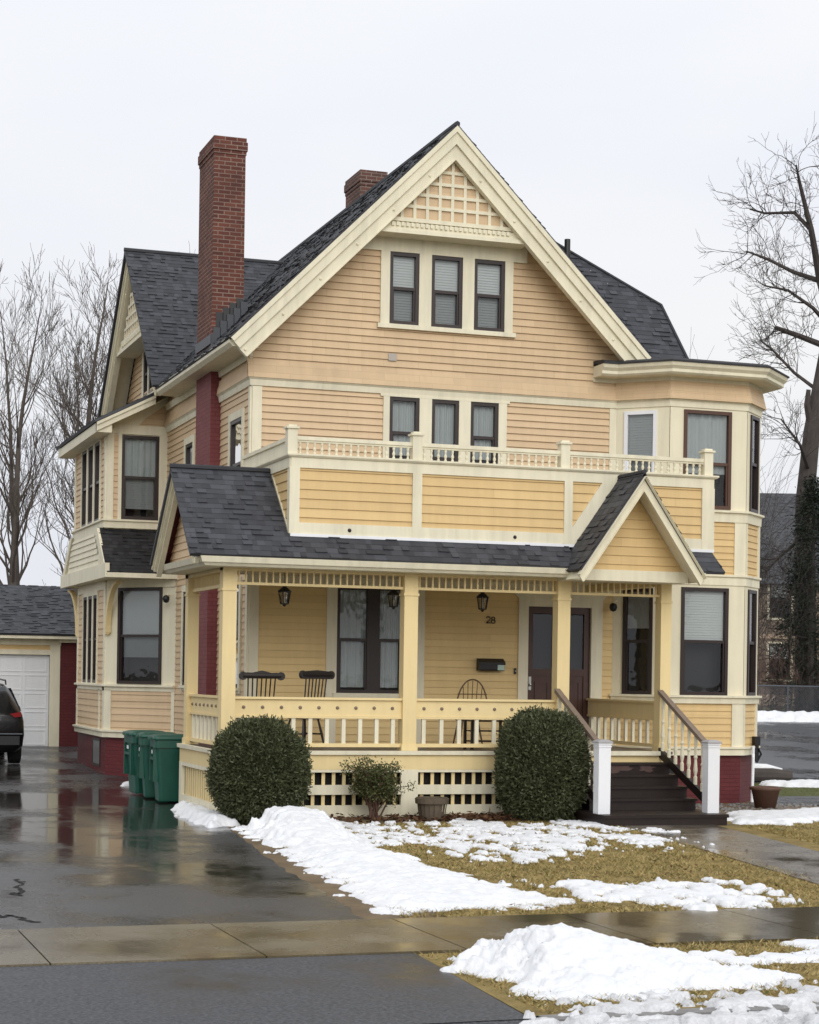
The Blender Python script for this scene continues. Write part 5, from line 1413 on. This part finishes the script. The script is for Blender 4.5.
for _ in range(1500):
    x = rng.gauss(2.9, .6) if rng.random() < .6 else rng.uniform(-.2, 4.1); y = rng.uniform(-4.1, -3.08)
    if x > 4.2: continue
    p = V(x, y, .012 + abs(rng.gauss(0, .03))); u = V(rng.gauss(0, 1), rng.gauss(0, 1), rng.gauss(0, .4)).normalized(); w = u.cross(V(rng.gauss(0, .4), rng.gauss(0, .4), 1)).normalized(); s = rng.uniform(.03, .07)
    mb.poly([p - u * s, p + w * s * .45, p + u * s, p - w * s * .45])
for _ in range(420):
    x, y = rng.uniform(-1.2, 4.4), rng.uniform(-14.3, -4.5); p = V(x, y, .03); u = V(rng.gauss(0, 1), rng.gauss(0, 1), rng.gauss(0, .3)).normalized(); w = u.cross(V(rng.gauss(0, .3), rng.gauss(0, .3), 1)).normalized(); s = rng.uniform(.015, .035); mb.poly([p - u * s, p + w * s * .5, p + u * s, p - w * s * .5])
tag(mb.build('leaf_litter', M['deadleaf']), 'brown dead leaves scattered along the porch skirt', 'leaves', None, 'stuff')
mb = MB()
for _ in range(700):
    x = rng.uniform(6.3, 9.8); y = rng.uniform(-2.9, -.85); s = rng.uniform(.015, .04)
    mb.lathe((x, y, .0), [(s, 0), (s * .8, s * .5), (0, s * .6)], 5)
tag(mb.build('gravel', M['kerb']), 'loose gravel at the foot of the right bay', 'gravel', None, 'stuff')

# ------------------------------------------------------------------ trees
def grow(mb, p, d, L, r, depth, rng, spread=.5, up=.15, rmin=.012, kids=(2, 4), wig=.10, shrink=.72):
    n = 4 if depth > 1 else 3
    pts, rad = [p], [r]; q_ = p.copy(); dd = d.copy()
    for i in range(n):
        dd = (dd + V(rng.gauss(0, wig), rng.gauss(0, wig), rng.gauss(0, wig) + up * .25)).normalized()
        q_ = q_ + dd * (L / n); pts.append(q_.copy()); rad.append(max(rmin * .8, r * (1 - .45 * (i + 1) / n)))
    mb.tube(pts, rad, 7 if r > .08 else 4 if r > .03 else 3, False)
    if depth <= 0: return
    k = rng.randint(*kids)
    for i in range(k):
        t = 1.0 if i == 0 else rng.uniform(.3, 1.0)
        f = t * n; j = min(int(f), n - 1); b = pts[j].lerp(pts[j + 1], f - j)
        base_d = (pts[j + 1] - pts[j]).normalized()
        side = base_d.cross(V(rng.gauss(0, 1), rng.gauss(0, 1), rng.gauss(0, 1))).normalized()
        a = rng.uniform(.12, .3) if i == 0 else rng.uniform(.5, 1.0) * spread * 1.4
        nd = (base_d * math.cos(a) + side * math.sin(a) + V(0, 0, up)).normalized()
        grow(mb, b, nd, L * shrink * rng.uniform(.75, 1.15), max(rmin, r * (.58 if i == 0 else .40)), depth - 1, rng, spread, up, rmin, kids, wig, shrink)
def bare_tree(loc, h, r, label, seed, mat='bark', lean=(0, 0), depth=6, spread=.55, up=.16, trunk=.36, group=None, kids=(3, 4), rmin=.007, name='bare_tree'):
    t = thing(name, label, 'tree', loc, group); rng = random.Random(seed)
    mb = MB(); top = V(lean[0], lean[1], h * trunk); mid_ = top * .5 + V(rng.gauss(0, .08), rng.gauss(0, .08), 0)
    mb.tube([V(0, 0, -.2), mid_, top], [r * 1.1, r * .85, r * .72], 9, False); mb.build('trunk', M[mat], t)
    mb = MB(); d = (top - mid_).normalized()
    for i in range(4):
        a = 2 * math.pi * (i / 4 + rng.uniform(0, .15)); s = .12 if i == 0 else rng.uniform(.35, .6)
        dd = (d + V(math.cos(a), math.sin(a), 0) * s).normalized(); st = top if i < 3 else mid_.lerp(top, .7)
        grow(mb, st, dd, h * .25, r * (.5 if i == 0 else .33), depth, rng, spread, up, rmin, kids)
    mb.build('crown', M[mat], t)
    return t
def upright_tree(loc, h, r, label, seed, mat='bark', fork=None):
    """a straight leader carrying rising side branches all the way up."""
    t = thing('bare_tree', label, 'tree', loc, 'bare trees behind the garage'); rng = random.Random(seed)
    def leader(base, d, L, r0, n=12):
        pts = [base]; dd = d.copy()
        for i in range(n):
            dd = (dd + V(rng.gauss(0, .05), rng.gauss(0, .05), .05)).normalized(); pts.append(pts[-1] + dd * (L / n))
        return pts, [max(.008, r0 * (1 - i / n) ** .8) for i in range(n + 1)]
    tr = MB(); cr_m = MB()
    stems = [leader(V(0, 0, -.2), V(rng.gauss(0, .03), rng.gauss(0, .03), 1).normalized(), h, r)]
    if fork:
        p0 = stems[0][0][fork]; stems.append(leader(p0, V(.22 * rng.choice((-1, 1)), .1, 1).normalized(), h * (1 - fork / 12) * .95, r * .7))
    for pts, rad in stems:
        tr.tube(pts, rad, 8, False); n = len(pts) - 1
        for k in range(26):
            f = n * (.26 + .72 * (k + rng.random()) / 26); q_ = min(int(f), n - 1); b = pts[q_].lerp(pts[q_ + 1], f - q_)
            a = rng.uniform(0, 6.283); e = rng.uniform(.45, 1.0)
            grow(cr_m, b, V(math.cos(a) * e, math.sin(a) * e, 1).normalized(), h * (.055 + .13 * (1 - f / n)) * rng.uniform(.7, 1.2), max(.012, rad[q_] * .36), 3, rng, .5, .16, .007, (2, 4), .12, .74)
    tr.build('trunk', M[mat], t); cr_m.build('crown', M[mat], t)
    return t
upright_tree((-.1, 30.3, ground_z(30)), 13.4, .17, 'straight bare grey tree at the left edge behind the garage roof', 21)
upright_tree((1.45, 30.0, ground_z(30)), 14.0, .19, 'forked bare tree nearest the left house corner', 34, fork=4)
upright_tree((.9, 35.0, ground_z(35)), 14.6, .14, 'thin bare tree standing between and behind the two nearer bare trees', 47)
upright_tree((4.3, 34.5, ground_z(34.5)), 14.6, .16, 'bare tree half hidden behind the left house gable', 52)
upright_tree((-2.6, 33.0, ground_z(33)), 13.0, .15, 'bare tree cut by the left edge of the photo', 58, fork=5)
upright_tree((2.7, 33.5, ground_z(33)), 12.6, .12, 'slim bare tree just left of the upper bay window', 66)
bare_tree((2.2, 31.0, ground_z(31)), 6.0, .09, 'low bare sapling between garage roof and house', 63, 'bark', (.2, 0), 5, .6, .12, .25, 'bare trees behind the garage')
# the old tree on the right: main limbs laid out, twigs grown from them
rv = V(.9472, -.3206, 0); tb = V(31.9, 36.4, ground_z(36.4)); kpx = 76 / 1906.0
def tp(px, py, dep=0.0):
    return rv * ((px - 805) * kpx) + V(0, 0, (680 - py) * kpx + 2.15 - tb.z) + V(.32, .947, 0) * dep
t = thing('old_bare_tree', 'huge old bare tree with thick dark trunk behind the fence at right', 'tree', tb)
mb = MB(); mb.tube([tp(806, 735), tp(803, 640), tp(800, 500), tp(806, 430), tp(814, 380), tp(824, 315)], [.52, .42, .37, .33, .28, .22], 12, False)
mb.tube([tp(806, 425), tp(799, 405, -.3), tp(800, 390, -.4)], [.2, .12, .09], 7); mb.build('trunk', M['bark_dark'], t)
mb = MB(); rng = random.Random(77)
limbs = [([tp(824, 318), tp(812, 280), tp(797, 235, -1), tp(783, 195, -1.5), tp(776, 178, -2)], .20, .03),
         ([tp(797, 235, -1), tp(780, 218, -1), tp(758, 210, .5), tp(745, 203, 1)], .09, .03),
         ([tp(812, 280), tp(790, 266, 1), tp(765, 250, 1.5), tp(746, 240, 2)], .11, .03),
         ([tp(822, 325), tp(800, 312, -1), tp(770, 300, -2), tp(748, 296, -2)], .10, .03),
         ([tp(824, 318), tp(836, 260), tp(834, 200, 1), tp(828, 165, 1)], .2, .03),
         ([tp(812, 390), tp(790, 370, .5), tp(770, 345, 1), tp(757, 335, 1)], .08, .03),
         ([tp(818, 345), tp(795, 330, 1), tp(778, 318, 2)], .13, .09),
         ([tp(801, 520), tp(785, 545, -1), tp(768, 560, -1), tp(756, 575, -1)], .10, .03),
         ([tp(803, 560), tp(780, 590, -2), tp(764, 612, -2)], .08, .03), ([tp(804, 470), tp(784, 450, -2), tp(765, 425, -2)], .09, .03), ([tp(800, 600), tp(775, 645, -2), tp(758, 660, -2)], .07, .03)]
for pts, r0, r1 in limbs:
    n = len(pts); mb.tube(pts, [r0 + (r1 - r0) * i / (n - 1) for i in range(n)], 7, False)
    for i in range(18):
        f = rng.uniform(.2, 1) * (n - 1); j = min(int(f), n - 2); b = pts[j].lerp(pts[j + 1], f - j); d = (pts[j + 1] - pts[j]).normalized()
        side = d.cross(V(rng.gauss(0, 1), rng.gauss(0, 1), rng.gauss(0, 1))).normalized(); nd = (d * .6 + side * .8 + V(0, 0, .12)).normalized()
        grow(mb, b, nd, rng.uniform(.55, 1.2), .022, 3, rng, .6, .08, .008, (2, 3), .18)
mb.build('crown', M['bark_dark'], t)
bare_tree((30.0, 40.5, ground_z(40.5)), 9.5, .14, 'thin bare tree between the house corner and the old tree', 91, 'bark_dark', (-.2, .2), 5, .6, .1, .3, rmin=.008)
def brush(loc, h, w, label, seed, mat):
    t = thing('bare_shrub', label, 'shrub', loc, 'bare shrubs behind the chain link fence'); rng = random.Random(seed); mb = MB()
    for i in range(36):
        p = V(rng.gauss(0, w * .35), rng.gauss(0, .5), 0); grow(mb, p, V(rng.gauss(0, .25), rng.gauss(0, .25), 1).normalized(), h * rng.uniform(.3, .5), .014, 3, rng, .5, .1, .007, (2, 3), .14)
    mb.build('twigs', M[mat], t)
brush((28.7, 36.6, ground_z(36)), 7.5, 3.0, 'tall tangled bare shrub between the fence and the tan house', 15, 'bark_dark')
brush((27.9, 38.5, ground_z(38)), 11.5, 2.6, 'tallest tangled bare shrub rising beside the house corner', 25, 'bark_dark')
brush((27.6, 35.2, ground_z(35)), 3.4, 2.6, 'reddish bare shrub behind the fence near the house corner', 5, 'twig_red')
brush((29.7, 34.6, ground_z(35)), 2.6, 2.2, 'lower reddish bare shrub behind the fence before the old trunk', 8, 'twig_red')
def conifer(loc, h, r, label, seed):
    t = thing('evergreen_tree', label, 'tree', loc, 'dark evergreens by the old tree'); rng = random.Random(seed); mb = MB(); tr = MB()
    tr.tube([V(0, 0, -.2), V(.1, 0, h * .95)], [.18, .03], 7); tr.build('trunk', M['bark_dark'], t)
    for _ in range(900):
        z = h * rng.uniform(.02, 1) ** 1.1; rr = r * (1 - (z / h) ** 1.5) * rng.uniform(.5, 1.08) + .1; a = rng.uniform(0, 6.283)
        c = V(rr * math.cos(a), rr * math.sin(a), z)
        for _ in range(22):
            p = c + V(rng.gauss(0, .16), rng.gauss(0, .16), rng.gauss(0, .13)); u = V(math.cos(a) + rng.gauss(0, .6), math.sin(a) + rng.gauss(0, .6), rng.gauss(-.3, .5)).normalized(); w = u.cross(V(rng.gauss(0, 1), rng.gauss(0, 1), 1)).normalized(); s = rng.uniform(.1, .2)
            i0 = len(mb.v); mb.v += [p - w * s * .15, p + w * s * .15, p + u * s]; mb.f.append([i0, i0 + 1, i0 + 2]); mb.uv.append([(0, 0)] * 3)
    mb.build('crown', M['ever'], t)
conifer((30.95, 34.6, ground_z(35)), 9.2, 1.5, 'dark evergreen in front of the old trunk at the right edge', 3)
conifer((33.6, 35.5, ground_z(35)), 9.5, 1.8, 'taller dark evergreen cut by the right edge of the photo', 4)
# trees across the street: they stand behind the viewer and show in the panes
rng = random.Random(404); mb = MB()
for i in range(9):
    p = V(-26 + i * 7.5 + rng.uniform(-2, 2), -58 + rng.uniform(-4, 4), 0)
    mb.tube([p, p + V(.1, 0, 2.4), p + V(0, .1, 4.6)], [.3, .25, .2], 7, False)
    for k in range(5):
        a = 2 * math.pi * k / 5; grow(mb, p + V(0, 0, 3.6 + .25 * k), V(math.cos(a) * .6, math.sin(a) * .6, 1).normalized(), 3.2, .13, 4, rng, .5, .18, .02, (2, 4))
tag(mb.build('far_trees', M['bark_dark']), 'bare trees along the far side of the street', 'trees', None, 'stuff')
# neighbour house
nb = thing('neighbour_house', 'tan clapboard house with grey roof beyond the parking lot trees', 'house', (0, 0, 0))
nz = ground_z(48); FN = Frame((33.2, 48.0, nz), (.9472, -.3206, 0), (-.3206, -.9472, 0))
mb = MB(); mb.lap(FN, [(0, 0), (12, 0), (12, 6.0), (0, 6.0)], [(3.1, 4.1, 4.0, 5.6), (3.1, 4.1, 1.2, 2.8), (6, 7, 4.0, 5.6)], .14, .02)
FN2 = Frame(FN.p(0, 0, 0), (.3206, .9472, 0), (-.9472, .3206, 0)); mb.lap(FN2, [(0, 0), (9, 0), (9, 6.0), (4.5, 10.0), (0, 6.0)], (), .14, .02); mb.build('wall', m_paint('tan_siding', (.21, .16, .12)), nb)
for q_ in ((3.1, 4.1, 4.0, 5.6), (3.1, 4.1, 1.2, 2.8), (6, 7, 4.0, 5.6)): window(FN, *q_, frame='frame', blind=.4, casing=(.1, .1, .1, .1), parent=nb)
mb = MB(); up = Vector((.3206 * 4.9, .9472 * 4.9, 4.4)); FNr = slope_frame(FN.p(-.4, 5.75, .4), FN.u, up); Ln = up.length
roof_plane(mb, FNr, [(0, 0), (13, 0), (13, Ln), (0, Ln)]); mb.build('roof', m_shingle('grey_shingles', (.06, .061, .066), (.10, .102, .11)), nb)
mb = MB(); mb.box(FN, -.4, 12.6, 5.55, 5.78, .02, .42); mb.build('eave', M['flash'], nb)
mb = MB(); mb.box(FN, 0, 12, -.5, .5, -.2, .04); mb.box(FN, 0, 12, 3.05, 3.25, 0, .06); mb.build('band', m_plain('tan_trim', (.40, .30, .22), .7), nb)
# chain link fence
fn = thing('chain_link_fence', 'grey chain link fence with white snow along its foot', 'fence', (0, 0, 0))
fa, fb = V(23.5, 33.1, 0), V(38, 30.6, 0); d = (fb - fa).normalized(); Lf = (fb - fa).length
mb = MB(); k = 0
while k * 2.6 < Lf:
    p = fa + d * k * 2.6; z = ground_z(p.y)
    g = MB(); g.tube([(p.x, p.y, z - .1), (p.x, p.y, z + 1.28)], .03, 6); g.build('fence_post', M['flash'], fn); k += 1
g = MB(); g.tube([(fa.x, fa.y, ground_z(fa.y) + 1.25), (fb.x, fb.y, ground_z(fb.y) + 1.25)], .025, 6); g.build('top_rail', M['flash'], fn)
g = MB(); s = 0
while s < Lf:
    for sg in (0, 1):
        a_, b_ = fa + d * s, fa + d * min(Lf, s + 1.2)
        if sg: a_, b_ = b_, a_
        g.tube([(a_.x, a_.y, ground_z(a_.y)), (b_.x, b_.y, ground_z(b_.y) + 1.24)], .006, 3, False)
    s += .10
g.build('wire_mesh', M['flash'], fn)

# ------------------------------------------------------------------ world, sun, camera
SUN_EL, SUN_AZ = 27.0, 182.0     # azimuth clockwise from +y
w = bpy.data.worlds.new('World'); scene.world = w; w.use_nodes = True
nt = w.node_tree; nt.nodes.clear()
def N(t, **k):
    n = nt.nodes.new(t)
    for a, b in k.items(): setattr(n, a, b)
    return n
out = N('ShaderNodeOutputWorld')
sky = N('ShaderNodeTexSky', sky_type='NISHITA'); sky.sun_disc = False; sky.sun_elevation = R(SUN_EL); sky.sun_rotation = R(SUN_AZ); sky.air_density = 1; sky.dust_density = 3
bgA = N('ShaderNodeBackground'); bgA.inputs['Strength'].default_value = .06; nt.links.new(sky.outputs[0], bgA.inputs['Color'])
tc = N('ShaderNodeTexCoord'); sp = N('ShaderNodeSeparateXYZ'); nt.links.new(tc.outputs['Generated'], sp.inputs[0])
# overcast deck: brighter towards the zenith, with faint cloud structure
el = N('ShaderNodeMapRange'); nt.links.new(sp.outputs['Z'], el.inputs['Value'])
el.inputs['From Min'].default_value = 0; el.inputs['From Max'].default_value = 1; el.inputs['To Min'].default_value = .92; el.inputs['To Max'].default_value = 1.3
mp = N('ShaderNodeMapping'); mp.inputs['Scale'].default_value = (1.2, 1.2, 3.2); nt.links.new(tc.outputs['Generated'], mp.inputs['Vector'])
cn = N('ShaderNodeTexNoise'); cn.inputs['Scale'].default_value = 1.6; cn.inputs['Detail'].default_value = 5; nt.links.new(mp.outputs[0], cn.inputs['Vector'])
cr_ = N('ShaderNodeValToRGB'); cr_.color_ramp.elements[0].position = .35; cr_.color_ramp.elements[0].color = (.875, .905, .985, 1); cr_.color_ramp.elements[1].position = .68; cr_.color_ramp.elements[1].color = (1, 1, 1, 1); nt.links.new(cn.outputs['Fac'], cr_.inputs['Fac'])
bgB = N('ShaderNodeBackground'); nt.links.new(cr_.outputs['Color'], bgB.inputs['Color']); nt.links.new(el.outputs['Result'], bgB.inputs['Strength'])
mx = N('ShaderNodeMixShader'); mx.inputs[0].default_value = .93; nt.links.new(bgA.outputs[0], mx.inputs[1]); nt.links.new(bgB.outputs[0], mx.inputs[2]); nt.links.new(mx.outputs[0], out.inputs['Surface'])
sl = bpy.data.lights.new('sun', 'SUN'); sl.energy = 1.55; sl.angle = R(45); sl.color = (1, .975, .94)
so = bpy.data.objects.new('sun', sl); COL.objects.link(so)
az = R(SUN_AZ); dirv = V(math.sin(az) * math.cos(R(SUN_EL)), math.cos(az) * math.cos(R(SUN_EL)), math.sin(R(SUN_EL)))
so.rotation_euler = (-dirv).to_track_quat('-Z', 'Y').to_euler(); so.location = dirv * 60

cam = bpy.data.cameras.new('camera'); co = bpy.data.objects.new('camera', cam); COL.objects.link(co); scene.camera = co
cam.sensor_fit = 'VERTICAL'; cam.sensor_height = 24; cam.lens = 1905.9 / 1024 * 24
TH, ROLL = .32639, .015372
cam.shift_y = 163.16 * math.cos(ROLL) / 1024; cam.shift_x = 163.16 * math.sin(ROLL) / 1024
cam.clip_end = 3000; cam.clip_start = .1
fwd = V(math.sin(TH), math.cos(TH), 0); right = V(math.cos(TH), -math.sin(TH), 0); upv = V(0, 0, 1)
r2 = right * math.cos(ROLL) + upv * math.sin(ROLL); u2 = upv * math.cos(ROLL) - right * math.sin(ROLL)
co.matrix_world = Matrix(((r2.x, u2.x, -fwd.x, -7.53706), (r2.y, u2.y, -fwd.y, -30.39705), (r2.z, u2.z, -fwd.z, 2.153), (0, 0, 0, 1)))

scene.view_settings.view_transform = 'Standard'; scene.view_settings.look = 'None'
scene.view_settings.exposure = 0.0; scene.view_settings.gamma = 1.0; scene.view_settings.use_curve_mapping = False
scene.render.engine = 'CYCLES'
scene.cycles.max_bounces = 8; scene.cycles.transparent_max_bounces = 16; scene.cycles.use_denoising = True
scene.render.resolution_x, scene.render.resolution_y = 819, 1024
